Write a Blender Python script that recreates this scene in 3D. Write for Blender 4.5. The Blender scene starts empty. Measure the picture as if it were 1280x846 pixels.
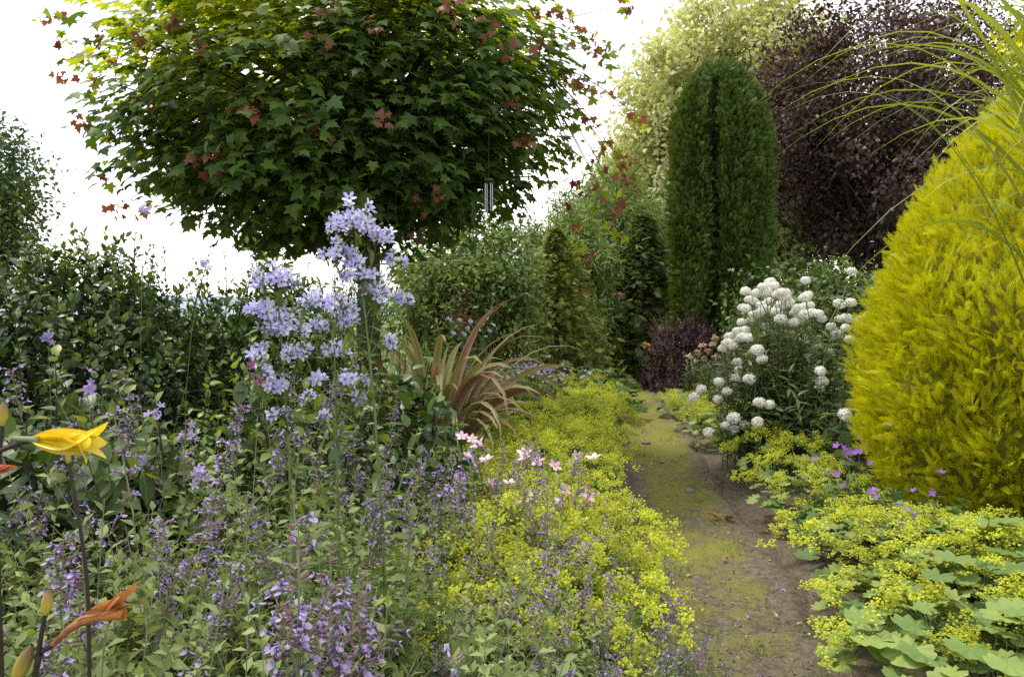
import bpy, math
import numpy as np
from mathutils import Matrix, Vector

# ------------------------------------------------------------------ camera, sky, sun, exposure
SC = bpy.context.scene
COL = SC.collection
F, H, HOR = 1000.0, 1.30, 388.0            # focal length in photo pixels, eye height, horizon row

cam_data = bpy.data.cameras.new('camera')
cam = bpy.data.objects.new('camera', cam_data)
COL.objects.link(cam)
SC.camera = cam
cam.location = (0, 0, H)
cam.rotation_euler = (math.radians(90), 0, 0)
cam_data.sensor_width = 36.0
cam_data.lens = 36.0 * F / 1280.0
cam_data.shift_y = -(423.0 - HOR) / 1280.0
cam_data.clip_start = 0.05
cam_data.clip_end = 12000.0

SUN_DIR = Vector((-0.36, 0.20, 0.90)).normalized()
world = bpy.data.worlds.new('World')
SC.world = world
world.use_nodes = True
wn, wl = world.node_tree.nodes, world.node_tree.links
wn.clear()
w_out = wn.new('ShaderNodeOutputWorld')
w_sky = wn.new('ShaderNodeTexSky')
w_sky.sky_type = 'NISHITA'
w_sky.sun_disc = False
w_sky.sun_elevation = math.asin(SUN_DIR.z)
w_sky.sun_rotation = math.atan2(SUN_DIR.x, SUN_DIR.y)
w_bg = wn.new('ShaderNodeBackground')
w_bg.inputs['Strength'].default_value = 0.13
w_cl = wn.new('ShaderNodeBackground')
w_cl.inputs['Color'].default_value = (1.0, 0.965, 0.90, 1)
w_cl.inputs['Strength'].default_value = 1.05
w_tc = wn.new('ShaderNodeTexCoord')
w_map = wn.new('ShaderNodeMapping')
w_map.inputs['Scale'].default_value = (1.0, 1.0, 2.6)
w_no = wn.new('ShaderNodeTexNoise')
w_no.inputs['Scale'].default_value = 3.4
w_no.inputs['Detail'].default_value = 6
w_no.inputs['Roughness'].default_value = 0.55
w_rp = wn.new('ShaderNodeValToRGB')
w_rp.color_ramp.elements[0].position = 0.40
w_rp.color_ramp.elements[0].color = (0.50, 0.50, 0.50, 1)
w_rp.color_ramp.elements[1].position = 0.60
w_rp.color_ramp.elements[1].color = (1, 1, 1, 1)
w_mx = wn.new('ShaderNodeMixShader')
wl.new(w_tc.outputs['Generated'], w_map.inputs['Vector'])
wl.new(w_map.outputs['Vector'], w_no.inputs['Vector'])
wl.new(w_no.outputs['Fac'], w_rp.inputs['Fac'])
wl.new(w_rp.outputs['Color'], w_mx.inputs['Fac'])
wl.new(w_sky.outputs['Color'], w_bg.inputs['Color'])
wl.new(w_bg.outputs['Background'], w_mx.inputs[1])
wl.new(w_cl.outputs['Background'], w_mx.inputs[2])
wl.new(w_mx.outputs['Shader'], w_out.inputs['Surface'])

sun_data = bpy.data.lights.new('sun', 'SUN')
sun_data.energy = 2.0
sun_data.angle = math.radians(12)
sun_data.color = (1.0, 0.92, 0.80)
sun = bpy.data.objects.new('sun', sun_data)
COL.objects.link(sun)
sun.rotation_euler = SUN_DIR.to_track_quat('Z', 'Y').to_euler()

SC.view_settings.view_transform = 'Standard'
SC.view_settings.look = 'None'
SC.view_settings.gamma = 1.0
SC.view_settings.use_curve_mapping = False
SC.view_settings.exposure = 1.05
SC.cycles.max_bounces = 6
SC.cycles.diffuse_bounces = 4
SC.cycles.glossy_bounces = 2
SC.cycles.transmission_bounces = 4
SC.cycles.use_denoising = False
SC.cycles.use_adaptive_sampling = False
SC.cycles.sample_clamp_indirect = 4.0
try:
    SC.cycles.denoiser = 'OPENIMAGEDENOISE'
    SC.cycles.denoising_input_passes = 'RGB_ALBEDO_NORMAL'
    SC.cycles.denoising_prefilter = 'ACCURATE'
except Exception:
    pass

UP = np.array([0., 0., 1.])


def at(px, py, d):
    """photo pixel + distance -> world point"""
    return np.array([(px - 640.0) / F * d, d, H - (py - HOR) / F * d])


# ------------------------------------------------------------------ numpy helpers
def nrm(a):
    return a / np.maximum(np.linalg.norm(a, axis=-1, keepdims=True), 1e-9)


def frames(axis, normal):
    y = nrm(axis)
    z = normal - (normal * y).sum(-1, keepdims=True) * y
    z = nrm(z)
    x = np.cross(y, z)
    return np.stack([x, y, z], axis=-1)


def rsphere(r, n):
    return nrm(r.normal(size=(n, 3)))


def perp(t):
    ref = np.where(np.abs(t[..., 2:3]) < 0.9, np.array([0., 0., 1.]), np.array([1., 0., 0.]))
    e1 = nrm(np.cross(t, ref))
    return e1, np.cross(t, e1)


def lump(d, seed, k=3.0):
    """smooth pseudo-noise of a direction / position, about -1..1"""
    r = np.random.default_rng(seed)
    s = 0
    for i in range(5):
        w = r.normal(size=3) * k * (1 + 0.5 * i)
        s = s + np.sin(d @ w + r.uniform(0, 6.28)) / (1 + 0.4 * i)
    return s / 2.2


class MB:
    """collects pieces and links them as ONE mesh"""
    def __init__(self):
        self.V, self.C, self.L, self.S, self.M = [], [], [], [], []
        self.n = 0

    def add(self, V, flat, sizes, mat, lc=None):
        V = np.asarray(V, float).reshape(-1, 3)
        self.V.append(V)
        self.C.append(V if lc is None else np.asarray(lc, float).reshape(-1, 3))
        self.L.append(np.asarray(flat, np.int64).ravel() + self.n)
        sizes = np.asarray(sizes, np.int64).ravel()
        self.S.append(sizes)
        self.M.append(np.full(len(sizes), mat, np.int32) if np.isscalar(mat) else np.asarray(mat, np.int32))
        self.n += len(V)

    def leaves(self, base, R, pos, scale, mat=0):
        BV, flat, sizes = base
        N, nv = len(pos), len(BV)
        if N == 0:
            return
        scale = np.asarray(scale, float)
        if scale.ndim == 0:
            scale = np.full(N, float(scale))
        if scale.ndim == 1:
            loc = BV[None] * scale[:, None, None]
        else:
            loc = BV[None] * scale[:, None, :]
        V = np.einsum('nij,nvj->nvi', R, loc) + pos[:, None]
        fl = flat[None] + (np.arange(N) * nv)[:, None]
        m = mat if np.isscalar(mat) else np.repeat(np.asarray(mat), len(sizes))
        self.add(V, fl, np.tile(sizes, N), m, np.tile(BV, (N, 1)))

    def tubes(self, P, r, sides=5, mat=0):
        P = np.asarray(P, float)
        if P.ndim == 2:
            P = P[None]
        N, K = P.shape[:2]
        r = np.broadcast_to(np.asarray(r, float), (N, K))
        T = nrm(np.gradient(P, axis=1))
        e1, e2 = perp(T)
        a = np.arange(sides) * 2 * math.pi / sides
        V = P[:, :, None] + r[:, :, None, None] * (np.cos(a)[:, None] * e1[:, :, None] + np.sin(a)[:, None] * e2[:, :, None])
        k, s = np.meshgrid(np.arange(K - 1), np.arange(sides), indexing='ij')
        s2 = (s + 1) % sides
        q = np.stack([k * sides + s, k * sides + s2, (k + 1) * sides + s2, (k + 1) * sides + s], -1).reshape(-1)
        fl = q[None] + (np.arange(N) * K * sides)[:, None]
        lc = np.zeros((N, K, sides, 3))
        lc[..., 1] = np.linspace(0, 1, K)[None, :, None]
        self.add(V, fl, np.full(N * (K - 1) * sides, 4), mat, lc)

    def strips(self, P, W, side, mat=0, fold=0.0):
        """blades: three verts per station, folded along the midrib"""
        P = np.asarray(P, float)
        N, K = P.shape[:2]
        W = np.broadcast_to(np.asarray(W, float), (N, K))
        side = np.asarray(side, float)
        if side.ndim == 2:
            side = np.repeat(side[:, None], K, 1)
        T = nrm(np.gradient(P, axis=1))
        side = nrm(side - (side * T).sum(-1, keepdims=True) * T)
        nn = np.cross(side, T)
        w = W[..., None]
        V = np.stack([P - side * w + nn * w * fold, P, P + side * w + nn * w * fold], 2)
        k, s = np.meshgrid(np.arange(K - 1), np.arange(2), indexing='ij')
        q = np.stack([k * 3 + s, k * 3 + s + 1, (k + 1) * 3 + s + 1, (k + 1) * 3 + s], -1).reshape(-1)
        fl = q[None] + (np.arange(N) * K * 3)[:, None]
        lc = np.zeros((N, K, 3, 3))
        lc[..., 0] = np.array([-1., 0., 1.])
        lc[..., 1] = np.linspace(0, 1, K)[None, :, None]
        nf = (K - 1) * 2
        m = mat if np.isscalar(mat) else np.repeat(np.asarray(mat), nf)
        self.add(V, fl, np.full(N * nf, 4), m, lc)

    def grid(self, V, mat=0):
        """V (a,b,3) lattice of quads"""
        a, b = V.shape[:2]
        i, j = np.meshgrid(np.arange(a - 1), np.arange(b - 1), indexing='ij')
        q = np.stack([i * b + j, (i + 1) * b + j, (i + 1) * b + j + 1, i * b + j + 1], -1)
        self.add(V, q, np.full((a - 1) * (b - 1), 4), mat)

    def mesh(self, name, mats, smooth=True):
        me = bpy.data.meshes.new(name)
        V = np.concatenate(self.V)
        L = np.concatenate(self.L)
        S = np.concatenate(self.S)
        me.vertices.add(len(V))
        me.vertices.foreach_set('co', V.astype(np.float32).ravel())
        me.loops.add(len(L))
        me.loops.foreach_set('vertex_index', L.astype(np.int32))
        me.polygons.add(len(S))
        st = np.concatenate([[0], np.cumsum(S)[:-1]])
        me.polygons.foreach_set('loop_start', st.astype(np.int32))
        try:
            me.polygons.foreach_set('loop_total', S.astype(np.int32))
        except Exception:
            pass
        for m in mats:
            me.materials.append(m)
        me.polygons.foreach_set('material_index', np.concatenate(self.M).astype(np.int32))
        me.polygons.foreach_set('use_smooth', np.full(len(S), smooth, bool))
        at_ = me.attributes.new('lc', 'FLOAT_VECTOR', 'POINT')
        at_.data.foreach_set('vector', np.concatenate(self.C).astype(np.float32).ravel())
        me.update(calc_edges=True)
        return me


# ------------------------------------------------------------------ scene-graph helpers
def thing(name, label, cat, loc, rz=0.0, sc=1.0, group=None):
    o = bpy.data.objects.new(name, None)
    o.empty_display_size = 0.1
    COL.objects.link(o)
    o.location = tuple(float(v) for v in loc)
    o.rotation_euler = (0, 0, rz)
    o.scale = (sc, sc, sc) if np.isscalar(sc) else tuple(sc)
    o['label'] = label
    o['category'] = cat
    if group:
        o['group'] = group
    return o


def part(name, me, parent=None, loc=None, R=None, sc=1.0, label=None):
    o = bpy.data.objects.new(name, me)
    COL.objects.link(o)
    o.parent = parent
    if loc is not None:
        M = Matrix.Translation(Vector([float(v) for v in loc]))
        if R is not None:
            M = M @ Matrix(np.asarray(R, float).tolist()).to_4x4()
        M = M @ Matrix.Scale(float(sc), 4)
        o.matrix_local = M
    if label:
        o['label'] = label
    return o


def tag(o, label, cat, group=None):
    o['label'] = label
    o['category'] = cat
    if group:
        o['group'] = group
    return o


def structure(name, me):
    o = bpy.data.objects.new(name, me)
    COL.objects.link(o)
    o['kind'] = 'structure'
    return o


# ------------------------------------------------------------------ materials
def lin(h):
    """sRGB 0-255 triple -> linear"""
    return tuple(((c / 255.0) / 12.92 if c / 255.0 <= 0.04045 else ((c / 255.0 + 0.055) / 1.055) ** 2.4) for c in h)


def new_mat(name):
    m = bpy.data.materials.new(name)
    m.use_nodes = True
    nt = m.node_tree
    nt.nodes.clear()
    out = nt.nodes.new('ShaderNodeOutputMaterial')
    return m, nt, out


def foliage(name, cols, rough=0.5, trans=0.35, tcol=(1.15, 1.1, 0.45), spec=0.3, vary=0.18, clump=0.15, cscale=2.0,
            edge=None, mid=None, root=None, bump=0.0):
    """leaf / petal material: colour differs from leaf to leaf (Random Per Island), plant to plant and in soft clumps"""
    m, nt, out = new_mat(name)
    N, Lk = nt.nodes, nt.links
    geo = N.new('ShaderNodeNewGeometry')
    ramp = N.new('ShaderNodeValToRGB')
    cr = ramp.color_ramp
    while len(cr.elements) < len(cols):
        cr.elements.new(0.5)
    for i, c in enumerate(cols):
        cr.elements[i].position = i / max(1, len(cols) - 1)
        cr.elements[i].color = (*c, 1)
    Lk.new(geo.outputs['Random Per Island'], ramp.inputs['Fac'])
    col = ramp.outputs['Color']
    if edge or mid or root:
        at_ = N.new('ShaderNodeAttribute')
        at_.attribute_name = 'lc'
        sep = N.new('ShaderNodeSeparateXYZ')
        Lk.new(at_.outputs['Vector'], sep.inputs['Vector'])
        ab = N.new('ShaderNodeMath')
        ab.operation = 'ABSOLUTE'
        Lk.new(sep.outputs['X'], ab.inputs[0])
        for spec_, src, lo, hi in ((edge, ab.outputs[0], None, None), (mid, ab.outputs[0], None, None), (root, sep.outputs['Y'], None, None)):
            if not spec_:
                continue
            c, a, b = spec_
            mr = N.new('ShaderNodeMapRange')
            mr.inputs['From Min'].default_value = a
            mr.inputs['From Max'].default_value = b
            Lk.new(src, mr.inputs['Value'])
            mx = N.new('ShaderNodeMix')
            mx.data_type = 'RGBA'
            Lk.new(mr.outputs['Result'], mx.inputs['Factor'])
            Lk.new(col, mx.inputs['A'])
            mx.inputs['B'].default_value = (*c, 1)
            col = mx.outputs['Result']
    # plant to plant + soft clumps
    oi = N.new('ShaderNodeObjectInfo')
    tc = N.new('ShaderNodeTexCoord')
    no = N.new('ShaderNodeTexNoise')
    no.inputs['Scale'].default_value = cscale
    no.inputs['Detail'].default_value = 2
    Lk.new(tc.outputs['Object'], no.inputs['Vector'])
    m1 = N.new('ShaderNodeMath'); m1.operation = 'MULTIPLY_ADD'
    Lk.new(oi.outputs['Random'], m1.inputs[0])
    m1.inputs[1].default_value = vary * 2
    m1.inputs[2].default_value = 1 - vary
    m2 = N.new('ShaderNodeMath'); m2.operation = 'MULTIPLY_ADD'
    Lk.new(no.outputs['Fac'], m2.inputs[0])
    m2.inputs[1].default_value = clump * 4
    m2.inputs[2].default_value = 1 - clump * 2
    m3 = N.new('ShaderNodeMath'); m3.operation = 'MULTIPLY'
    Lk.new(m1.outputs[0], m3.inputs[0]); Lk.new(m2.outputs[0], m3.inputs[1])
    hs = N.new('ShaderNodeHueSaturation')
    Lk.new(col, hs.inputs['Color'])
    Lk.new(m3.outputs[0], hs.inputs['Value'])
    bs = N.new('ShaderNodeBsdfPrincipled')
    bs.inputs['Roughness'].default_value = rough
    bs.inputs['Specular IOR Level'].default_value = spec
    Lk.new(hs.outputs['Color'], bs.inputs['Base Color'])
    if bump:
        n2 = N.new('ShaderNodeTexNoise')
        n2.inputs['Scale'].default_value = 90
        Lk.new(tc.outputs['Object'], n2.inputs['Vector'])
        bm = N.new('ShaderNodeBump')
        bm.inputs['Strength'].default_value = bump
        bm.inputs['Distance'].default_value = 0.004
        Lk.new(n2.outputs['Fac'], bm.inputs['Height'])
        Lk.new(bm.outputs['Normal'], bs.inputs['Normal'])
    if trans > 0:
        tr = N.new('ShaderNodeBsdfTranslucent')
        mt = N.new('ShaderNodeMix'); mt.data_type = 'RGBA'; mt.blend_type = 'MULTIPLY'
        mt.inputs['Factor'].default_value = 1
        Lk.new(hs.outputs['Color'], mt.inputs['A'])
        mt.inputs['B'].default_value = (*tcol, 1)
        Lk.new(mt.outputs['Result'], tr.inputs['Color'])
        mx = N.new('ShaderNodeMixShader')
        mx.inputs['Fac'].default_value = trans
        Lk.new(bs.outputs[0], mx.inputs[1]); Lk.new(tr.outputs[0], mx.inputs[2])
        Lk.new(mx.outputs[0], out.inputs['Surface'])
    else:
        Lk.new(bs.outputs[0], out.inputs['Surface'])
    return m


def solid(name, c, c2=None, rough=0.7, scale=20.0, spec=0.3, metal=0.0, bump=0.3, dist=0.01):
    m, nt, out = new_mat(name)
    N, Lk = nt.nodes, nt.links
    tc = N.new('ShaderNodeTexCoord')
    no = N.new('ShaderNodeTexNoise')
    no.inputs['Scale'].default_value = scale
    no.inputs['Detail'].default_value = 6
    Lk.new(tc.outputs['Object'], no.inputs['Vector'])
    mx = N.new('ShaderNodeMix'); mx.data_type = 'RGBA'
    mx.inputs['A'].default_value = (*c, 1)
    mx.inputs['B'].default_value = (*(c2 or c), 1)
    Lk.new(no.outputs['Fac'], mx.inputs['Factor'])
    bs = N.new('ShaderNodeBsdfPrincipled')
    bs.inputs['Roughness'].default_value = rough
    bs.inputs['Metallic'].default_value = metal
    bs.inputs['Specular IOR Level'].default_value = spec
    Lk.new(mx.outputs['Result'], bs.inputs['Base Color'])
    bm = N.new('ShaderNodeBump')
    bm.inputs['Strength'].default_value = bump
    bm.inputs['Distance'].default_value = dist
    Lk.new(no.outputs['Fac'], bm.inputs['Height'])
    Lk.new(bm.outputs['Normal'], bs.inputs['Normal'])
    Lk.new(bs.outputs[0], out.inputs['Surface'])
    return m


M = {}
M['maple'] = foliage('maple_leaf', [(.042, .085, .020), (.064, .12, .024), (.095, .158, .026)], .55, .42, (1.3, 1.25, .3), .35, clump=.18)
M['maple_young_backlit'] = foliage('maple_young_backlit_leaf', [(.13, .22, .020), (.22, .30, .022), (.34, .37, .03)], .5, .58, (1.3, 1.15, .3), .3)  # young leaf colour, with the glow of backlight painted in as lime yellow
M['maple_red'] = foliage('maple_red_leaf', [(.15, .055, .042), (.21, .075, .05), (.22, .13, .045), (.12, .075, .04)], .5, .4, (1.3, .7, .5), .3)
M['bark'] = solid('bark', (.035, .028, .022), (.09, .075, .06), .9, 25)
M['bark_grey'] = solid('grey_bark', (.06, .052, .045), (.14, .12, .10), .9, 25)
M['twig_green'] = solid('green_stem', (.10, .15, .05), (.14, .19, .07), .6, 30, bump=.1)
M['stem_grey'] = solid('grey_green_stem', (.14, .18, .10), (.20, .23, .14), .7, 40, bump=.1)
M['stem_dark'] = solid('dark_stem', (.022, .014, .018), (.040, .034, .024), .6, 40, bump=.1)
M['stem_red'] = solid('red_stem', (.11, .035, .03), (.13, .08, .04), .6, 40, bump=.1)
M['thuja'] = foliage('green_conifer_spray', [(.022, .045, .009), (.040, .074, .013), (.065, .105, .018)], .6, .2, (1.2, 1.1, .4), .15, clump=.22, cscale=3, root=((.105, .155, .028), .45, 1.0))
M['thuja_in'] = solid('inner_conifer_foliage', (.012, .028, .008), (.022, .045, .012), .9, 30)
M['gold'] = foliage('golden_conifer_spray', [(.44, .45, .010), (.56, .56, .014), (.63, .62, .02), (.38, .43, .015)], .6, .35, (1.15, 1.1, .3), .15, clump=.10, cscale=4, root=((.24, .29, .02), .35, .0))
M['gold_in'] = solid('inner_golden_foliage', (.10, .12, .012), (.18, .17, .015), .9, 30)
M['beech'] = foliage('purple_leaf', [(.032, .020, .019), (.050, .030, .028), (.074, .043, .038), (.07, .052, .028)], .5, .32, (1.35, .8, .7), .4, clump=.15)
M['varieg'] = foliage('cream_variegated_leaf', [(.56, .59, .25), (.66, .67, .36), (.72, .72, .45), (.40, .47, .15)], .5, .45, (1.1, 1.1, .6), .3)
M['feather'] = foliage('feathery_green_leaf', [(.15, .23, .075), (.20, .29, .095), (.26, .34, .12)], .6, .38, (1.1, 1.1, .6), .2)
M['dull'] = foliage('dull_green_leaf', [(.07, .11, .035), (.10, .15, .045), (.14, .19, .055)], .55, .32, (1.1, 1.1, .5), .25)
M['olive'] = foliage('olive_needle', [(.10, .125, .025), (.15, .18, .032), (.20, .22, .04)], .6, .3, (1.1, 1.1, .4), .2)
M['dark'] = foliage('dark_leaf', [(.025, .055, .015), (.042, .085, .02), (.065, .115, .026)], .4, .22, (1.2, 1.15, .4), .4)
M['evergreen'] = foliage('glossy_shrub_leaf', [(.028, .060, .016), (.045, .090, .022), (.075, .13, .028)], .42, .2, (1.2, 1.2, .3), .35, mid=((.10, .15, .05), .035, .0))
M['shoot'] = foliage('young_shrub_leaf', [(.075, .135, .022), (.11, .175, .028), (.16, .21, .035)], .38, .35, (1.1, 1.15, .3), .4)
M['broad'] = foliage('broad_leaf', [(.055, .10, .032), (.08, .135, .045), (.11, .17, .055)], .42, .25, (1.1, 1.1, .4), .35, mid=((.13, .18, .09), .03, .0))
M['lime_leaf'] = foliage('lime_leaf', [(.13, .20, .03), (.18, .25, .04), (.24, .29, .05)], .4, .4, (1.1, 1.1, .4), .35)
M['catmint'] = foliage('catmint_leaf', [(.16, .215, .080), (.205, .265, .10), (.25, .31, .13), (.18, .25, .07)], .7, .32, (1.1, 1.1, .5), .2)
M['mint_low'] = foliage('soft_green_leaf', [(.08, .14, .035), (.11, .18, .045), (.15, .22, .055)], .6, .3, (1.1, 1.1, .4), .25)
M['calyx'] = foliage('mauve_calyx', [(.23, .13, .18), (.31, .19, .25), (.26, .20, .19), (.19, .16, .12)], .6, .25, (1.1, .9, 1.), .2)
M['lav'] = foliage('lavender_petal', [(.32, .26, .50), (.39, .33, .57), (.46, .38, .60)], .55, .4, (1., .9, 1.1), .2)
M['camp'] = foliage('pale_campanula_petal', [(.34, .33, .74), (.43, .42, .80), (.52, .50, .84)], .55, .4, (1., .95, 1.05), .2, root=((.62, .62, .80), .35, .0))
M['violet'] = foliage('violet_petal', [(.20, .07, .44), (.28, .11, .55), (.34, .17, .60)], .5, .4, (1., .8, 1.1), .2)
M['magenta'] = foliage('magenta_petal', [(.30, .05, .26), (.38, .08, .34)], .5, .4, (1., .7, 1.), .2)
M['alch_leaf'] = foliage('ladys_mantle_leaf', [(.12, .195, .055), (.16, .245, .07), (.21, .295, .085), (.26, .32, .075)], .6, .3, (1.1, 1.1, .4), .3, clump=.1)
M['alch_fl'] = foliage('lime_froth_flower', [(.42, .48, .045), (.54, .58, .07), (.62, .65, .10), (.40, .50, .07)], .6, .35, (1.1, 1.05, .4), .2, clump=.10, cscale=8)
M['ger_leaf'] = foliage('cranesbill_leaf', [(.06, .115, .03), (.085, .15, .035), (.12, .19, .045)], .55, .3, (1.1, 1.1, .4), .25)
M['white'] = foliage('white_petal', [(.78, .78, .74), (.84, .84, .81), (.87, .87, .85)], .6, .25, (1, 1, .97), .2, vary=.03, clump=.02)
M['pink'] = foliage('pale_pink_petal', [(.72, .54, .64), (.76, .62, .70), (.80, .68, .74)], .55, .35, (1, .95, .98), .2, root=((.66, .40, .52), .25, .0))
M['crimson'] = foliage('crimson_petal', [(.28, .015, .035), (.38, .03, .06)], .5, .3, (1, .6, .6), .2)
M['rose'] = foliage('rose_petal', [(.70, .30, .38), (.75, .40, .45)], .5, .3, (1, .8, .8), .2)
M['apricot'] = foliage('apricot_petal', [(.78, .50, .12), (.80, .58, .2)], .5, .3, (1, .8, .6), .2)
M['berb'] = foliage('dark_purple_small_leaf', [(.030, .012, .018), (.052, .020, .028), (.085, .035, .042)], .45, .2, (1.3, .7, .7), .35)
M['beige'] = foliage('faded_beige_plume', [(.46, .36, .26), (.55, .43, .33), (.40, .29, .21)], .7, .3, (1, .9, .8), .1)
M['phorm'] = foliage('bronze_strap_leaf', [(.17, .14, .06), (.30, .165, .12), (.40, .235, .18), (.22, .17, .08)], .42, .25, (1.2, .9, .6), .4, edge=((.42, .28, .20), .80, 1.0), mid=((.14, .12, .04), .25, .0))
M['phorm_cream'] = foliage('cream_strap_leaf', [(.40, .36, .15), (.46, .43, .20)], .42, .25, (1.1, 1., .5), .4, mid=((.24, .24, .08), .30, .0))
M['misc'] = foliage('grass_blade', [(.16, .23, .025), (.24, .31, .035), (.34, .37, .05)], .4, .42, (1.1, 1.1, .4), .5, mid=((.42, .46, .22), .22, .0))
M['grass_fine'] = foliage('fine_grass_blade', [(.17, .19, .07), (.28, .27, .11), (.36, .32, .15)], .5, .3, (1.1, 1.0, .5), .3)
M['lily'] = foliage('yellow_lily_petal', [(.78, .62, .03), (.80, .66, .05)], .35, .35, (1.1, .95, .35), .4, mid=((.82, .62, .10), .15, .0), edge=((.50, .26, .06), .88, 1.1), clump=.05)
M['lily_old'] = foliage('withered_orange_petal', [(.38, .15, .05), (.50, .24, .06), (.30, .10, .06)], .5, .3, (1.1, .7, .4), .3, clump=.35, cscale=90, root=((.26, .10, .08), .6, .0))
M['bud'] = foliage('lily_bud', [(.40, .33, .05), (.46, .38, .06)], .4, .15, (1, 1, .5), .4, root=((.16, .085, .05), .35, .95), clump=.15, cscale=50)
M['brown_leaf'] = foliage('dead_leaf', [(.16, .09, .045), (.24, .14, .07), (.20, .16, .09)], .7, .1, (1, .8, .5), .2)
M['metal'] = solid('chime_metal', (.28, .31, .34), (.36, .39, .42), .35, 20, .5, 1.0, .02)
M['wood'] = solid('chime_wood', (.05, .035, .02), (.08, .05, .03), .6, 20)
M['stone'] = solid('stone', (.10, .09, .08), (.22, .20, .17), .85, 30)
M['hill'] = solid('hazed_hill_woods', (.17, .23, .30), (.25, .31, .38), 1.0, .008, bump=0)  # haze of distance painted into the woods as pale blue


def soil_mat(name, moss):
    m, nt, out = new_mat(name)
    N, Lk = nt.nodes, nt.links
    tc = N.new('ShaderNodeTexCoord')
    def noise(s, d=6, r=.6):
        n = N.new('ShaderNodeTexNoise')
        n.inputs['Scale'].default_value = s; n.inputs['Detail'].default_value = d; n.inputs['Roughness'].default_value = r
        Lk.new(tc.outputs['Object'], n.inputs['Vector'])
        return n.outputs['Fac']
    def mixc(f, a, b):
        x = N.new('ShaderNodeMix'); x.data_type = 'RGBA'
        Lk.new(f, x.inputs['Factor'])
        for s, v in (('A', a), ('B', b)):
            if isinstance(v, tuple):
                x.inputs[s].default_value = (*v, 1)
            else:
                Lk.new(v, x.inputs[s])
        return x.outputs['Result']
    def rng_(f, a, b):
        x = N.new('ShaderNodeMapRange')
        x.inputs['From Min'].default_value = a; x.inputs['From Max'].default_value = b
        Lk.new(f, x.inputs['Value'])
        return x.outputs['Result']
    n1, n2, n3 = noise(3.0), noise(26.0, 9, .78), noise(75.0, 5, .7)
    col = mixc(rng_(n2, .36, .64), (.062, .048, .033), (.16, .132, .095))
    col = mixc(rng_(n3, .585, .68), col, (.26, .22, .175))
    if moss:
        sep = N.new('ShaderNodeSeparateXYZ')
        Lk.new(tc.outputs['Object'], sep.inputs['Vector'])
        ramp = N.new('ShaderNodeValToRGB')
        cr = ramp.color_ramp
        cr.elements[0].position = 0.0; cr.elements[0].color = (.40,) * 3 + (1,)
        cr.elements[1].position = 1.0; cr.elements[1].color = (.62,) * 3 + (1,)
        for p, v in ((.10, .44), (.20, .56), (.30, .70), (.36, .56), (.44, .82), (.6, .85)):
            e = cr.elements.new(p); e.color = (v, v, v, 1)
        Lk.new(rng_(sep.outputs['Y'], 2.0, 14.0), ramp.inputs['Fac'])
        ad = N.new('ShaderNodeMath'); ad.operation = 'ADD'
        Lk.new(ramp.outputs['Color'], ad.inputs[0])
        s1 = N.new('ShaderNodeMath'); s1.operation = 'MULTIPLY_ADD'
        Lk.new(n1, s1.inputs[0]); s1.inputs[1].default_value = 1.3; s1.inputs[2].default_value = -.65
        Lk.new(s1.outputs[0], ad.inputs[1])
        s2 = N.new('ShaderNodeMath'); s2.operation = 'MULTIPLY_ADD'
        Lk.new(n2, s2.inputs[0]); s2.inputs[1].default_value = 1.2; s2.inputs[2].default_value = -.6
        a2 = N.new('ShaderNodeMath'); a2.operation = 'ADD'
        Lk.new(ad.outputs[0], a2.inputs[0]); Lk.new(s2.outputs[0], a2.inputs[1])
        ex = N.new('ShaderNodeMath'); ex.operation = 'MULTIPLY_ADD'
        Lk.new(sep.outputs['Y'], ex.inputs[0]); ex.inputs[1].default_value = -.104; ex.inputs[2].default_value = -.585
        ea = N.new('ShaderNodeMath'); ea.operation = 'ADD'
        Lk.new(ex.outputs[0], ea.inputs[0]); Lk.new(sep.outputs['X'], ea.inputs[1])
        eb = N.new('ShaderNodeMath'); eb.operation = 'ABSOLUTE'
        Lk.new(ea.outputs[0], eb.inputs[0])
        a3 = N.new('ShaderNodeMath'); a3.operation = 'MULTIPLY_ADD'
        Lk.new(rng_(eb.outputs[0], .16, .36), a3.inputs[0]); a3.inputs[1].default_value = -.55
        Lk.new(a2.outputs[0], a3.inputs[2])
        a2 = a3
        mossc = mixc(rng_(n3, .3, .7), (.10, .11, .014), (.22, .215, .028))
        mf = N.new('ShaderNodeMath'); mf.operation = 'MULTIPLY'
        Lk.new(rng_(a2.outputs[0], .35, .70), mf.inputs[0]); mf.inputs[1].default_value = .85
        col = mixc(mf.outputs[0], col, mossc)
    else:
        ln = N.new('ShaderNodeVectorMath'); ln.operation = 'LENGTH'
        Lk.new(tc.outputs['Object'], ln.inputs[0])
        col = mixc(rng_(ln.outputs['Value'], 12.0, 18.0), col, mixc(noise(.02, 4), (.06, .10, .03), (.12, .16, .05)))
    bs = N.new('ShaderNodeBsdfPrincipled')
    bs.inputs['Roughness'].default_value = .92
    bs.inputs['Specular IOR Level'].default_value = .2
    Lk.new(col, bs.inputs['Base Color'])
    bm = N.new('ShaderNodeBump'); bm.inputs['Strength'].default_value = .8; bm.inputs['Distance'].default_value = .012
    sm = N.new('ShaderNodeMath'); sm.operation = 'MULTIPLY_ADD'
    Lk.new(n3, sm.inputs[0]); sm.inputs[1].default_value = .35; Lk.new(n2, sm.inputs[2])
    Lk.new(sm.outputs[0], bm.inputs['Height'])
    Lk.new(bm.outputs['Normal'], bs.inputs['Normal'])
    Lk.new(bs.outputs[0], out.inputs['Surface'])
    return m


M['soil'] = soil_mat('bed_soil', False)
M['path'] = soil_mat('mossy_earth', True)

# ------------------------------------------------------------------ ground, path, hills
def path_c(y):
    return 0.585 + 0.104 * y + 0.03 * np.sin(y * 0.9)


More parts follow.
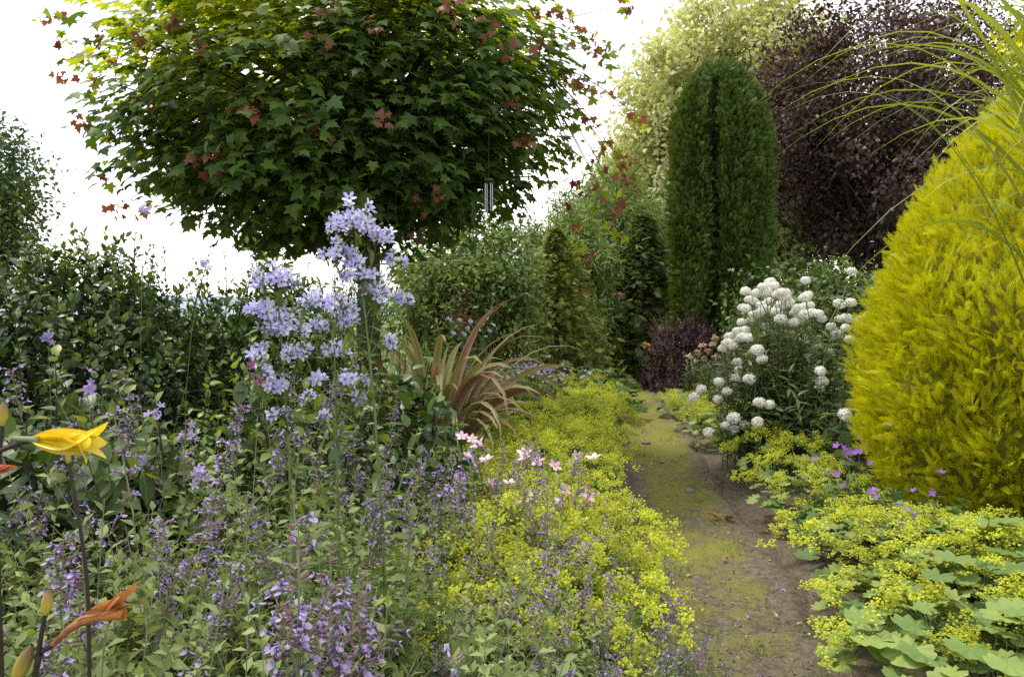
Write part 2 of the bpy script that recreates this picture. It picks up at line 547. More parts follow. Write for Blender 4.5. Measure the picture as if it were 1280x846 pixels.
def path_w(y):
    return 0.34 + 0.02 * np.sin(y * 1.7)


def gz(x, y):
    """height of the ground"""
    x, y = np.asarray(x, float), np.asarray(y, float)
    near = np.clip((40 - np.hypot(x, y - 6)) / 20, 0, 1)
    d = np.clip((np.abs(x - path_c(y)) - path_w(y)) / 0.5, 0, 1)
    bed = 0.10 * d * d * (3 - 2 * d)
    n = 0.02 * np.sin(x * 2.3 + 1) * np.sin(y * 1.9) + 0.012 * np.sin(x * 6.1 + y * 4.3)
    far = np.clip((np.hypot(x, y) - 30) / 150, 0, 1) * -9.0
    return near * (bed + n * d - 0.012) + far


gx = np.unique(np.concatenate([np.linspace(-8, 8, 161), np.linspace(-40, 40, 41), np.array([-6000, -3000, -1500, -700, -300, -150, -80, 80, 150, 300, 700, 1500, 3000, 6000])]))
gy = np.unique(np.concatenate([np.linspace(-3, 25, 201), np.linspace(-40, 80, 41), np.array([-6000, -1000, -300, -100, 120, 200, 400, 900, 1800, 3500, 7000])]))
X, Y = np.meshgrid(gx, gy, indexing='ij')
b = MB()
b.grid(np.stack([X, Y, gz(X, Y)], -1))
structure('ground', b.mesh('ground', [M['soil']]))

py_ = np.arange(-1.5, 17.2, 0.03)
u_ = np.linspace(-1, 1, 37)
Yp, Up = np.meshgrid(py_, u_, indexing='ij')
wob = 1.15 + 0.10 * np.sin(Yp * 3.1 + Up) + 0.07 * np.sin(Yp * 7.7 - Up * 2)
Xp = path_c(Yp) + Up * path_w(Yp) * wob
Zp = 0.012 * np.sin(Xp * 5 + Yp * 2.2) * np.sin(Yp * 3.3) + 0.005 * np.sin(Xp * 31 + 2 * np.sin(Yp * 17)) * np.sin(Yp * 27 + Xp * 9)
Zp = Zp + 0.012 - 0.05 * np.clip((np.abs(Up) - .8) / .2, 0, 1) + 0.03 * np.clip(np.abs(Up), 0, 1) ** 2
b = MB()
b.grid(np.stack([Xp, Yp, Zp], -1))
structure('path', b.mesh('path', [M['path']]))

# hills on the far side of the valley
b = MB()
hx = np.linspace(-3500, 3500, 141)
rows = []
for k, (yy, f) in enumerate(((1500, -.02), (1900, .55), (2300, 1.0), (2800, .8), (3400, .3))):
    top = 62 + 22 * np.sin(hx / 420 + .6) + 10 * np.sin(hx / 150 + 2) + 3 * np.sin(hx / 47) + k * 2
    rows.append(np.stack([hx, np.full_like(hx, yy), top * f - 9], -1))
b.grid(np.stack(rows, 0))
structure('hills', b.mesh('hills', [M['hill']]))


# ------------------------------------------------------------------ leaf and flower shapes
def leaf_base(st, fold=0.15, curl=0.2):
    """stations (t, half width); first and last are points"""
    V, Fc = [], []
    z = lambda t: -curl * t * t
    V.append((0, st[0][0], z(st[0][0])))
    for t, w in st[1:-1]:
        V += [(-w, t, z(t) + fold * w), (0, t, z(t)), (w, t, z(t) + fold * w)]
    V.append((0, st[-1][0], z(st[-1][0])))
    n = len(st) - 2
    Fc += [(0, 2, 1), (0, 3, 2)]
    for i in range(n - 1):
        a, c = 1 + 3 * i, 4 + 3 * i
        Fc += [(a, a + 1, c + 1, c), (a + 1, a + 2, c + 2, c + 1)]
    e = 1 + 3 * (n - 1)
    Fc += [(e, e + 1, len(V) - 1), (e + 1, e + 2, len(V) - 1)]
    return pack(V, Fc)


def pack(V, Fc):
    return np.array(V, float), np.array([i for f in Fc for i in f], np.int64), np.array([len(f) for f in Fc], np.int64)


OVATE = leaf_base([(0, 0), (.22, .21), (.5, .29), (.78, .19), (1, 0)], .22, .25)
OVATE_LO = leaf_base([(0, 0), (.45, .27), (1, 0)], .25, .2)
LANCE = leaf_base([(0, 0), (.25, .10), (.55, .12), (1, 0)], .25, .35)
RHOMB = pack([(0, 0, 0), (-.32, .45, .06), (0, 1, -.12), (.32, .45, .06)], [(0, 3, 2, 1)])
NARROW = pack([(0, 0, 0), (-.09, .5, .03), (0, 1, -.12), (.09, .5, .03)], [(0, 3, 2, 1)])
half = [(.12, -.07), (.42, -.10), (.33, .08), (.37, .15), (.62, .36), (.43, .40), (.22, .44), (.25, .60), (.11, .74)]
rim = [(0, .02)] + half + [(0, 1.02)] + [(-x, y) for x, y in reversed(half)]
MAPLE = pack([(0, .28, .05)] + [(x, y, -.28 * (x * x + (y - .28) ** 2)) for x, y in rim],
             [(0, 1 + i, 1 + (i + 1) % len(rim)) for i in range(len(rim))])


def round_leaf(lobes=9, pleat=.07, depth=.13, cup=.25, sinus=.35, sub=2):
    """scalloped, pleated round leaf; stalk meets it at the origin, tip along +y"""
    n = lobes * 2 * sub
    V = [(0, 0, 0)]
    a0, a1 = -math.pi / 2 + sinus, 1.5 * math.pi - sinus
    for ring in (.5, 1.0):
        for i in range(n + 1):
            a = a0 + (a1 - a0) * i / n
            ph = i / (2.0 * sub) * 2 * math.pi
            c = .5 - .5 * math.cos(ph)
            r = ring * (1 - (depth * (1 - c) ** 1.5 if ring == 1 else 0)) * (.85 + .15 * math.sin(a))
            z = cup * r * r + pleat * ring * (c - .5) - .12 * ring ** 3
            V.append((r * math.cos(a), r * math.sin(a), z))
    Fc = []
    for i in range(n):
        Fc.append((0, 1 + i, 2 + i))
        Fc.append((1 + i, n + 2 + i, n + 3 + i, 2 + i))
    return pack(V, Fc)


ALCH = round_leaf(9, .13, .15, .22)
PALM = round_leaf(5, .10, .42, .05, .5, 2)


def fern(n=5, w=.045, side=.42, curl=.25):
    V, Fc = [], []
    def rh(x0, y0, x1, y1, w):
        dx, dy = x1 - x0, y1 - y0
        l = math.hypot(dx, dy)
        px, py = -dy / l * w, dx / l * w
        i = len(V)
        for x, y in ((x0, y0), (x0 + dx * .5 + px, y0 + dy * .5 + py), (x1, y1), (x0 + dx * .5 - px, y0 + dy * .5 - py)):
            V.append((x, y, -curl * (x * x + y * y)))
        Fc.append((i, i + 3, i + 2, i + 1))
    rh(0, 0, 0, 1, w)
    for k in range(n):
        y = .15 + .7 * k / n
        l = side * (1 - .55 * k / n)
        rh(0, y, l * .75, y + l * .85, w * .9)
        rh(0, y + .05, -l * .75, y + .05 + l * .85, w * .9)
    return pack(V, Fc)


FERN = fern()
FERN_FINE = fern(9, .020, .24)
FERN_LO = fern(3, .075, .45)


def star(n, depth=.45, w=.42, cup=.3, curl=.0):
    """open flower: n pointed petals round the origin, facing +z"""
    V, Fc = [(0, 0, 0)], []
    for i in range(n):
        a = 2 * math.pi * i / n
        def p(r, da, z):
            V.append((r * math.cos(a + da), r * math.sin(a + da), z))
            return len(V) - 1
        b0 = p(.45, -w, cup * .45); t0 = p(.80, -w * .55, cup * .7)
        t = p(1.0, 0, cup * (1 - curl)); t1 = p(.80, w * .55, cup * .7); b1 = p(.45, w, cup * .45)
        Fc += [(0, b0, b1), (b0, t0, t1, b1), (t0, t, t1)]
    Vn, f, s = pack(V, Fc)
    return Vn, f, s


STAR5 = star(5, w=.52, cup=.60, curl=.25)
CUP5 = star(5, w=.62, cup=.35, curl=-.1)
# tiny froth floret: two crossed squares
FLORET = pack([(-.5, -.5, 0), (.5, -.5, .1), (.5, .5, 0), (-.5, .5, .1), (-.4, 0, -.4), (.4, 0, -.4), (.4, .1, .4), (-.4, .1, .4)], [(0, 1, 2, 3), (4, 5, 6, 7)])
# small tubular calyx and two-lipped flower, along +y
CALYX = pack([(-.09, 0, -.09), (.09, 0, -.09), (0, 0, .12), (-.17, .6, -.15), (.17, .6, -.15), (0, .6, .2), (-.2, 1.0, -.1), (.2, 1, -.1), (0, 1, .26)],
             [(0, 1, 4, 3), (1, 2, 5, 4), (2, 0, 3, 5), (3, 4, 7), (3, 7, 6), (4, 5, 8), (5, 3, 6)])
LIP = pack([(-.10, 0, 0), (.10, 0, 0), (0, 0, .12), (-.16, .7, -.04), (.16, .7, -.04), (0, .68, .2),
            (-.30, .95, -.18), (-.10, 1.18, -.36), (.10, 1.18, -.36), (.30, .95, -.18), (-.15, .95, .30), (.15, .95, .30)],
           [(0, 1, 4, 3), (1, 2, 5, 4), (2, 0, 3, 5), (3, 4, 9, 8), (3, 8, 7, 6), (5, 10, 3), (5, 4, 11), (5, 11, 10)])


# ------------------------------------------------------------------ generators
def shoots(mb, r, P0, D, L, nl, base, lsz, mat=0, smat=1, r0=.003, el=.55, bend=None, t0=.15, opposite=False, taper=.5,
           jit=.25, tipmat=None, tipfrac=.85, sides=4, minsz=.25):
    """leafy shoots; returns tip points and tip directions"""
    N = len(P0)
    D = nrm(D)
    L = np.broadcast_to(np.asarray(L, float), (N,))
    if bend is None:
        bend = r.normal(size=(N, 3)) * .12
    K = 5
    t = np.linspace(0, 1, K)
    cur = lambda tt: P0[:, None] + D[:, None] * (L[:, None] * tt)[..., None] + bend[:, None] * (L[:, None] * tt * tt)[..., None]
    P = cur(np.broadcast_to(t, (N, K)))
    if smat is not None:
        mb.tubes(P, np.broadcast_to(r0 * (1 - .65 * t), (N, K)), sides, smat)
    j = np.arange(nl)
    if opposite:
        tj = t0 + (1 - t0) * ((j // 2) + .5) / ((nl + 1) // 2)
        az = (j // 2) * math.pi / 2 + (j % 2) * math.pi
    else:
        tj = t0 + (1 - t0) * (j + .7) / nl
        az = j * 2.4
    tj = np.clip(np.broadcast_to(tj, (N, nl)) + r.normal(size=(N, nl)) * .01, 0, 1)
    az = az[None] + r.uniform(0, 6.28, (N, 1)) + r.normal(size=(N, nl)) * .25
    pos = cur(tj)
    T = nrm(D[:, None] + 2 * bend[:, None] * tj[..., None])
    e1, e2 = perp(T)
    rad = np.cos(az)[..., None] * e1 + np.sin(az)[..., None] * e2
    e = el + r.normal(size=(N, nl)) * jit
    e = e + .5 * np.clip((tj - .8) / .2, 0, 1)
    ax = rad * np.cos(e)[..., None] + T * np.sin(e)[..., None]
    nn = T * np.cos(e)[..., None] - rad * np.sin(e)[..., None] + r.normal(size=(N, nl, 3)) * jit * .6
    sz = lsz * np.maximum(1 - taper * tj, minsz) * r.uniform(.7, 1.2, (N, nl))
    m = mat
    if tipmat is not None:
        m = np.where(tj > tipfrac + r.uniform(-.1, .1, (N, 1)), tipmat, mat).ravel()
    mb.leaves(base, frames(ax.reshape(-1, 3), nn.reshape(-1, 3)), pos.reshape(-1, 3), sz.ravel(), m)
    tip = cur(np.ones((N, 1)))[:, 0]
    return tip, nrm(D + 2 * bend)


def limbs(mb, r, A, Bp, r0, mat=0, sag=.15, K=6, sides=5):
    """branches from points A to points Bp"""
    t = np.linspace(0, 1, K)[None, :, None]
    mid = (A + Bp) / 2 + r.normal(size=A.shape) * .06 * np.linalg.norm(Bp - A, axis=1, keepdims=True) + UP * sag * np.linalg.norm(Bp - A, axis=1, keepdims=True)
    P = A[:, None] * (1 - t) ** 2 + mid[:, None] * 2 * t * (1 - t) + Bp[:, None] * t * t
    rr = np.asarray(r0).reshape(-1, 1) * (1 - .8 * t[..., 0])
    mb.tubes(P, np.broadcast_to(rr, (len(A), K)), sides, mat)


def crown_points(r, n, c, rad, shell=.5, seed=0, amp=.18, k=2.2, power=1.0, zmin=-1.0):
    d = rsphere(r, int(n * 1.6))
    d = d[d[:, 2] > zmin][:n]
    if power != 1.0:      # boxier than an ellipsoid
        s = (np.abs(d) ** power).sum(1, keepdims=True) ** (-1 / power)
        d2 = d * s
    else:
        d2 = d
    f = shell + (1 - shell) * r.uniform(0, 1, (len(d), 1)) ** .6
    f = f * (1 + amp * lump(d, seed, k)[:, None])
    return c + d2 * rad * f, d


def cluster(mb, r, cen, out, nleaf, spread, base, size, mat, up=.6, outw=.6, droop=.3, rnd=.5):
    n = len(cen) * nleaf
    o = np.repeat(out, nleaf, 0)
    p = np.repeat(cen, nleaf, 0) + r.normal(size=(n, 3)) * spread
    nn = nrm(o * outw + UP * up + r.normal(size=(n, 3)) * rnd)
    ax = nrm(o * .6 + r.normal(size=(n, 3)) * .7 - UP * droop)
    m = mat if np.isscalar(mat) else np.repeat(np.asarray(mat), nleaf)
    mb.leaves(base, frames(ax, nn), p, size * r.uniform(.65, 1.25, n), m)


def tree(name, label, cat, x, y, top, width, mats, leaf, lsize, nclump, nleaf, trunk_r, seed, bottom=.25, group=None,
         depth=None, shell=.35, spread=.10, bark='bark', stems=1, droop=.3, amp=.18, power=2.0, nlimb=70, fork=.25):
    """generic tree: trunk, limbs and a crown of leaf clumps"""
    r = np.random.default_rng(seed)
    z0 = float(gz(x, y))
    h = top - z0
    t = thing(name, label, cat, (x, y, z0), group=group)
    c = np.array([0, 0, h * (1 + bottom) / 2])
    rad = np.array([width / 2, (depth or width) / 2, h * (1 - bottom) / 2])
    cen, d = crown_points(r, nclump, c, rad, shell, seed, amp, 2.4, power)
    b = MB()
    s = min(width, h) * spread
    cluster(b, r, cen, d, nleaf, s, leaf, lsize, np.arange(len(cen)) % len(mats) if len(mats) > 1 else 0, droop=droop)
    part('crown', b.mesh(name + '_crown', [M[m] for m in mats]), t)
    b = MB()
    K = 8
    tt = np.linspace(0, 1, K)
    tips = []
    for i in range(stems):
        a = 6.28 * i / stems + r.uniform(0, 1)
        lean = np.array([math.cos(a), math.sin(a), 0]) * width * (.22 if stems > 1 else .03)
        base0 = np.array([math.cos(a), math.sin(a), 0]) * trunk_r * (1.4 if stems > 1 else 0)
        P = base0 + lean * (tt ** 1.4)[:, None] + UP * (tt * h * .85)[:, None] + r.normal(size=(K, 3)) * .012 * h * tt[:, None]
        b.tubes(P, trunk_r * (1 - .85 * tt) * (1 + .5 * np.exp(-tt * 14)), 8, 0)
        tips.append(P)
    pick = r.permutation(len(cen))[:nlimb]
    tips = np.array(tips)
    A = []
    for q in cen[pick]:
        st = tips[r.integers(stems)]
        f = np.clip((q[2] / h) * .62, fork * .8, .95)
        k = f * (K - 1)
        k0 = int(k)
        A.append(st[k0] * (1 - (k - k0)) + st[min(k0 + 1, K - 1)] * (k - k0))
    limbs(b, r, np.array(A), cen[pick], np.full(len(pick), trunk_r * .28), 0, .05)
    part('trunk', b.mesh(name + '_trunk', [M[bark]]), t)
    return t


# ------------------------------------------------------------------ background trees
tree('small_leaved_tree', 'dark round-headed tree cut by the left edge, against the white sky', 'tree', -9.95, 14.0, 4.75, 2.9,
     ['dark', 'dull'], RHOMB, .10, 300, 110, .14, 11, bottom=.22, shell=.3, spread=.07)
tree('variegated_tree', 'tall pale cream-leaved tree behind the clipped green column', 'tree', 6.0, 22.0, 9.6, 6.2,
     ['varieg'], RHOMB, .19, 420, 200, .12, 12, bottom=.12, shell=.30, spread=.048, bark='bark_grey', amp=.22)
tree('purple_tree', 'large dark purple-leaved tree with several bare stems, right of the clipped column', 'tree', 8.3, 18.5, 8.6, 5.6,
     ['beech'], RHOMB, .118, 330, 140, .10, 13, bottom=.17, shell=.2, spread=.042, stems=5, amp=.3, nlimb=140)
tree('purple_tree', 'dark purple-leaved tree at the right, rising behind the long grass blades', 'tree', 11.2, 20.5, 9.2, 4.2,
     ['beech'], RHOMB, .11, 200, 120, .12, 14, bottom=.15, shell=.2, spread=.06, stems=3, amp=.2)
tree('grey_green_tree', 'grey-green tree peeping above the feathery one, left of the cream tree', 'tree', 3.6, 25.0, 6.6, 3.0,
     ['feather', 'dull'], RHOMB, .14, 260, 50, .12, 15, bottom=.2, shell=.3, spread=.07)
tree('feathery_tree', 'light green feathery tree in the gap between maple and clipped column', 'tree', 2.15, 17.0, 4.25, 2.6,
     ['feather'], NARROW, .20, 520, 60, .10, 16, bottom=.05, shell=.3, spread=.06, droop=.6, amp=.15)
tree('feathery_tree', 'dull green loose tree right behind the dark pyramidal conifer', 'tree', 1.0, 14.5, 3.15, 1.9,
     ['dull', 'feather'], NARROW, .15, 360, 60, .07, 17, bottom=.05, shell=.3, spread=.06, droop=.4, amp=.15)
tree('small_leaved_tree', 'dark leafy tree standing low behind the maple trunk', 'tree', -.55, 10.2, 2.32, 1.9,
     ['dull', 'feather'], RHOMB, .075, 260, 95, .06, 18, bottom=.2, shell=.3, spread=.07, amp=.2)
tree('golden_shrub', 'golden-leaved shrub rising above the yellow conifer at the top right', 'shrub', 4.72, 6.6, 4.6, 1.3,
     ['gold', 'lime_leaf'], RHOMB, .07, 300, 50, .05, 19, bottom=.1, shell=.4, spread=.06)
tree('green_shrub', 'leafy green shrub between the clipped column and the white flowers', 'shrub', 4.3, 11.2, 1.95, 2.6,
     ['dull', 'shoot', 'dark'], RHOMB, .09, 300, 50, .04, 20, bottom=.02, shell=.4, spread=.07)
tree('green_shrub', 'dark green low shrub under the purple tree at the right', 'shrub', 6.2, 12.6, 1.75, 2.4,
     ['dark', 'dull'], RHOMB, .09, 240, 50, .04, 21, bottom=.02, shell=.4, spread=.07)


def conical(name, label, x, y, top, width, mat, seed, n=2600, size=.30):
    """airy conifer: tiers of drooping sprays"""
    r = np.random.default_rng(seed)
    z0 = float(gz(x, y))
    h = top - z0
    t = thing(name, label, 'conifer', (x, y, z0))
    f = r.uniform(0, 1, n) ** .75
    a = r.uniform(0, 6.28, n)
    rr = width / 2 * (1 - f) ** .75 * (1 + .25 * np.sin(a * 5 + f * 30))
    u = r.uniform(.25, 1, n)
    o = np.stack([np.cos(a), np.sin(a), 0 * a], -1)
    p = o * (rr * u)[:, None] + UP * (h * (.02 + .93 * f) + rr * u * .12)[:, None]
    ax = nrm(o + UP * r.normal(.05, .3, (n, 1)) + r.normal(size=(n, 3)) * .3)
    nn = nrm(UP + r.normal(size=(n, 3)) * .35)
    b = MB()
    b.leaves(FERN, frames(ax, nn), p, size * (1.15 - .5 * f) * r.uniform(.7, 1.2, n))
    part('crown', b.mesh(name + '_crown', [M[mat]]), t)
    b = MB()
    b.tubes(np.array([[0, 0, 0], [0.02, 0, h * .5], [0, 0, h]]), np.array([.07, .04, .008]), 6, 0)
    pk = r.permutation(n)[:160]
    A = np.stack([0 * pk, 0 * pk, p[pk, 2] * .97], -1)
    limbs(b, r, A, p[pk], np.full(160, .012), 0, 0, 4, 4)
    part('trunk', b.mesh(name + '_trunk', [M['bark']]), t)
    return t


conical('pyramidal_conifer', 'small olive pyramidal conifer with a thin see-through top, centre background', .62, 11.2, 2.55, 1.75, 'olive', 31, 4600, .14)
conical('pyramidal_conifer', 'dark green conifer pressed against the left side of the clipped column', 2.55, 15.6, 3.3, 2.2, 'dull', 32, 5200, .26)


# clipped columnar conifer
def clipped(name, label, x, y, top, prof, mat, inner, seed, n, size, up=.7, outw=.6, base=FERN, ruff=.05, twin=0.0, jit=.35, rnd=.3, rows=9):
    """dense conifer; prof(f) = radius at height fraction f"""
    r = np.random.default_rng(seed)
    z0 = float(gz(x, y))
    h = top - z0
    t = thing(name, label, 'conifer', (x, y, z0))
    def radius(f, a):
        d = np.stack([np.cos(a) * 1.2, np.sin(a) * 1.2, f * 2.6], -1)
        groove = 1 - twin * np.exp(-((np.cos(a + 1.98) - 1) / .010) ** 2)
        return prof(f) * (1 + ruff * lump(d, seed, 2.4) + ruff * .8 * lump(d, seed + 1, 7) + ruff * .8 * lump(d, seed + 2, 15)) * groove
    fs = np.linspace(0, 1, 400)
    w = np.maximum(prof(fs), .02)
    cdf = np.cumsum(w); cdf /= cdf[-1]
    f = np.interp(r.uniform(0, 1, n), cdf, fs)
    a = r.uniform(0, 6.28, n)
    R0 = radius(f, a)
    slope = (prof(np.clip(f + .01, 0, 1)) - prof(np.clip(f - .01, 0, 1))) / (.02 * h)
    o = np.stack([np.cos(a), np.sin(a), 0 * a], -1)
    on = nrm(o - UP * slope[:, None])
    p = o * (R0 - size * r.uniform(-.15, 1.5, n))[:, None] + UP * (f * h)[:, None]
    # plumes: neighbouring sprays lean the same way
    d3 = np.stack([np.cos(a) * 2, np.sin(a) * 2, f * 4], -1)
    lean = np.stack([lump(d3, seed + 5, 4), lump(d3, seed + 6, 4), .5 * lump(d3, seed + 7, 4)], -1)
    ax = nrm(on * outw + UP * up + lean * jit + r.normal(size=(n, 3)) * rnd)
    nn = nrm(np.cross(ax, UP) + r.normal(size=(n, 3)) * .8)
    b = MB()
    b.leaves(base, frames(ax, nn), p, size * r.uniform(.6, 1.25, n))
    part('crown', b.mesh(name + '_crown', [M[mat]]), t)
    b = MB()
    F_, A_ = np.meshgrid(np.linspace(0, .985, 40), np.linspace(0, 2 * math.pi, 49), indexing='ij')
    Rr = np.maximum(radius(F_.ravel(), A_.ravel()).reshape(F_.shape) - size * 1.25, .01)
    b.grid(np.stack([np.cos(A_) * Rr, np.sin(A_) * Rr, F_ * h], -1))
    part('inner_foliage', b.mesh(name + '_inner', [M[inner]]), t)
    return t


clipped('columnar_conifer', 'tall clipped green column conifer with a rounded flat top', 3.64, 14.0, 5.62,
        lambda f: .82 * np.clip(1 - np.clip((f - .70) / .30, 0, 1) ** 2.4, 0, 1) ** .5 * (.90 + .10 * np.sin(np.clip(f, 0, 1) * 3.0)),
        'thuja', 'thuja_in', 41, 36000, .125, up=.75, outw=.7, twin=.6, ruff=.075, jit=.7)
clipped('golden_conifer', 'big egg-shaped bright yellow conifer at the right edge, with feathery sprays', 3.15, 4.62, 2.62,
        lambda f: 1.03 * np.clip(np.sin(np.clip(.16 + .84 * f, 0, 1) * math.pi), 0, 1) ** .5 * (1 - .42 * f ** 1.4) * 1.12,
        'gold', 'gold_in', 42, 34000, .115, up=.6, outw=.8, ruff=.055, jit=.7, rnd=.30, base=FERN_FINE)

# ------------------------------------------------------------------ the maple
def maple():
    r = np.random.default_rng(51)
    bx, by = -1.25, 7.0
    z0 = float(gz(bx, by))
    t = thing('maple_tree', 'broad maple with dense dark green crown, lime top leaves and red young shoots', 'tree', (bx, by, z0))
    off = np.array([bx, by, z0])
    c = np.array([-1.42, 7.0, 3.12]) - off
    rad = np.array([1.88, 1.75, 1.28])
    cen, d = crown_points(r, 2000, c, rad, .42, 52, .11, 3.2, 2.4)
    b = MB()
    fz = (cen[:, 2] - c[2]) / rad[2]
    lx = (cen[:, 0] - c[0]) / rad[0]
    young = (fz + .28 * lump(cen, 53, 1.3) - .26 * lx + r.normal(size=len(cen)) * .14) > .12  # young leaves, plus painted backlight towards the top and left of the crown
    nl = 9
    n = len(cen) * nl
    o = np.repeat(d, nl, 0)
    p = np.repeat(cen, nl, 0) + r.normal(size=(n, 3)) * np.array([.13, .13, .06])
    horiz = nrm(o * np.array([1, 1, .15]) + r.normal(size=(n, 3)) * np.array([.7, .7, .2]))
    ax = nrm(horiz - UP * r.uniform(.2, .75, (n, 1)))
    nn = nrm(UP * .9 + o * .65 + r.normal(size=(n, 3)) * .25)
    mat = np.repeat(young.astype(int), nl)
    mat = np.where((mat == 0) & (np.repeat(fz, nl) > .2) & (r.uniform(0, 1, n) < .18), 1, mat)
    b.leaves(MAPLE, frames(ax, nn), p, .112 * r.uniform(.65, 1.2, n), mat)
    part('crown', b.mesh('maple_crown', [M['maple'], M['maple_young_backlit']]), t)
    # trunk and limbs
    b = MB()
    P = np.array([[0, 0, -.05], [.02, 0, .5], [-.02, .02, 1.1], [.0, .02, 1.75], [-.06, 0, 2.6], [-.1, 0, 3.4]])
    b.tubes(P, np.array([.15, .115, .10, .095, .06, .015]), 9, 0)
    pk = r.permutation(len(cen))[:160]
    A = np.stack([np.full(160, -.02), np.full(160, .01), np.clip(1.55 + (cen[pk, 2] - 1.6) * .55, 1.5, 3.3)], -1)
    limbs(b, r, A, cen[pk], np.full(160, .022), 0, .08, 7, 5)
    part('trunk', b.mesh('maple_trunk', [M['bark']]), t)
    # long loose shoots with red young leaves
    spots = [(45, 22), (72, 52), (68, 98), (98, 152), (128, 222), (140, 268), (95, 75), (110, 105), (175, 262),
             (795, 8), (775, 55), (745, 42), (715, 20), (765, 65), (752, 112), (765, 120), (742, 165), (700, 15), (690, 50), (735, 100),
             (805, 155), (785, 212), (800, 238), (780, 262), (770, 285), (735, 245), (745, 262), (755, 215), (780, 300), (790, 235), (725, 320)]
    for i, (px, py) in enumerate(spots):
        tip = at(px, py, 6.9 + r.normal() * .4) - off
        dd = tip - c
        if px > 690 and py > 140:
            s0 = c + np.array([1.5, -.2, .35])
        else:
            s0 = c + nrm(dd / rad) * rad * .62
        K = 7
        tt = np.linspace(0, 1, K)[:, None]
        mid = (s0 + tip) / 2 + UP * .22
        Q = s0 * (1 - tt) ** 2 + mid * 2 * tt * (1 - tt) + tip * tt ** 2
        b = MB()
        b.tubes(Q, np.linspace(.006, .002, K), 4, 1)
        nlv = 11
        u = np.clip(1 - r.exponential(.10, nlv), .35, 1)[:, None]
        q = s0 * (1 - u) ** 2 + mid * 2 * u * (1 - u) + tip * u ** 2 + r.normal(size=(nlv, 3)) * .035
        ax = nrm(r.normal(size=(nlv, 3)) - UP * 1.0)
        nn = nrm(rsphere(r, nlv) + UP * .4)
        b.leaves(MAPLE, frames(ax, nn), q, .075 * r.uniform(.6, 1.3, nlv), np.where(r.uniform(0, 1, nlv) < .34, 2, 0))
        part('young_shoot', b.mesh('young_shoot', [M['maple_red'], M['stem_red'], M['maple_young_backlit']]), t)
    # red tufts on the face of the crown
    for px, py in ((655, 178), (640, 130), (532, 262), (520, 290), (545, 240), (402, 48), (300, 132), (400, 168), (480, 150), (272, 215),
                   (250, 195), (318, 138), (640, 60), (610, 30), (560, 10), (470, 30), (250, 60), (410, 12), (275, 195), (180, 130), (175, 50), (215, 30), (130, 50)):
        dirn = nrm(at(px, py, 7.0) - np.array([0, 0, H]))
        # march to the crown's front
        q = None
        for s in np.arange(4.6, 8.0, .04):
            e = (np.array([0, 0, H]) + dirn * s - off - c) / rad
            if (np.abs(e) ** 2.3).sum() < 1.05:
                q = np.array([0, 0, H]) + dirn * s - off
                break
        if q is None:
            q = at(px, py, 6.9) - off
        b = MB()
        nlv = 7
        pp = q + r.normal(size=(nlv, 3)) * .04
        ax = nrm(r.normal(size=(nlv, 3)) * .8 - UP * .8)
        nn = nrm(np.array([0, -.7, .8]) + r.normal(size=(nlv, 3)) * .4)
        b.leaves(MAPLE, frames(ax, nn), pp, .070 * r.uniform(.6, 1.2, nlv), 0)
        limbs(b, r, (q * .8 + c * .2)[None], q[None], np.array([.005]), 1, .1, 4, 4)
        part('young_shoot', b.mesh('young_shoot', [M['maple_red'], M['stem_red']]), t)
    # wind chime
    w = thing('wind_chime', 'wind chime of slim silver tubes hanging from the maple', 'wind chime', at(611, 226, 5.6))
    b = MB()
    b.tubes(np.array([[0, 0, .0], [0, 0, .012]]), np.array([.031, .031]), 14, 0)
    a = np.arange(14) * 6.2832 / 14
    for zz in (0, .012):
        b.add(np.stack([np.cos(a) * .031, np.sin(a) * .031, 0 * a + zz], -1), np.arange(14), [14], 0)
    part('hanger_disc', b.mesh('chime_disc', [M['wood']]), w)
    b = MB()
    b.tubes(np.array([[0, 0, .012], [0, .0, .45]]), np.array([.0015, .0015]), 4, 0)
    part('cord', b.mesh('chime_cord', [M['stem_dark']]), w)
    for k in range(4):
        ang = k * 1.57 + .5
        L = (.19, .22, .25, .17)[k]
        b = MB()
        x, y = .028 * math.cos(ang), .028 * math.sin(ang)
        b.tubes(np.array([[x, y, -.02 - L], [x, y, -.02]]), np.array([.0032, .0032]), 8, 0)
        b.tubes(np.array([[x, y, -.02], [x, y, .0]]), np.array([.001, .001]), 4, 1)
        part('chime_tube', b.mesh('chime_tube', [M['metal'], M['stem_dark']]), w)


maple()


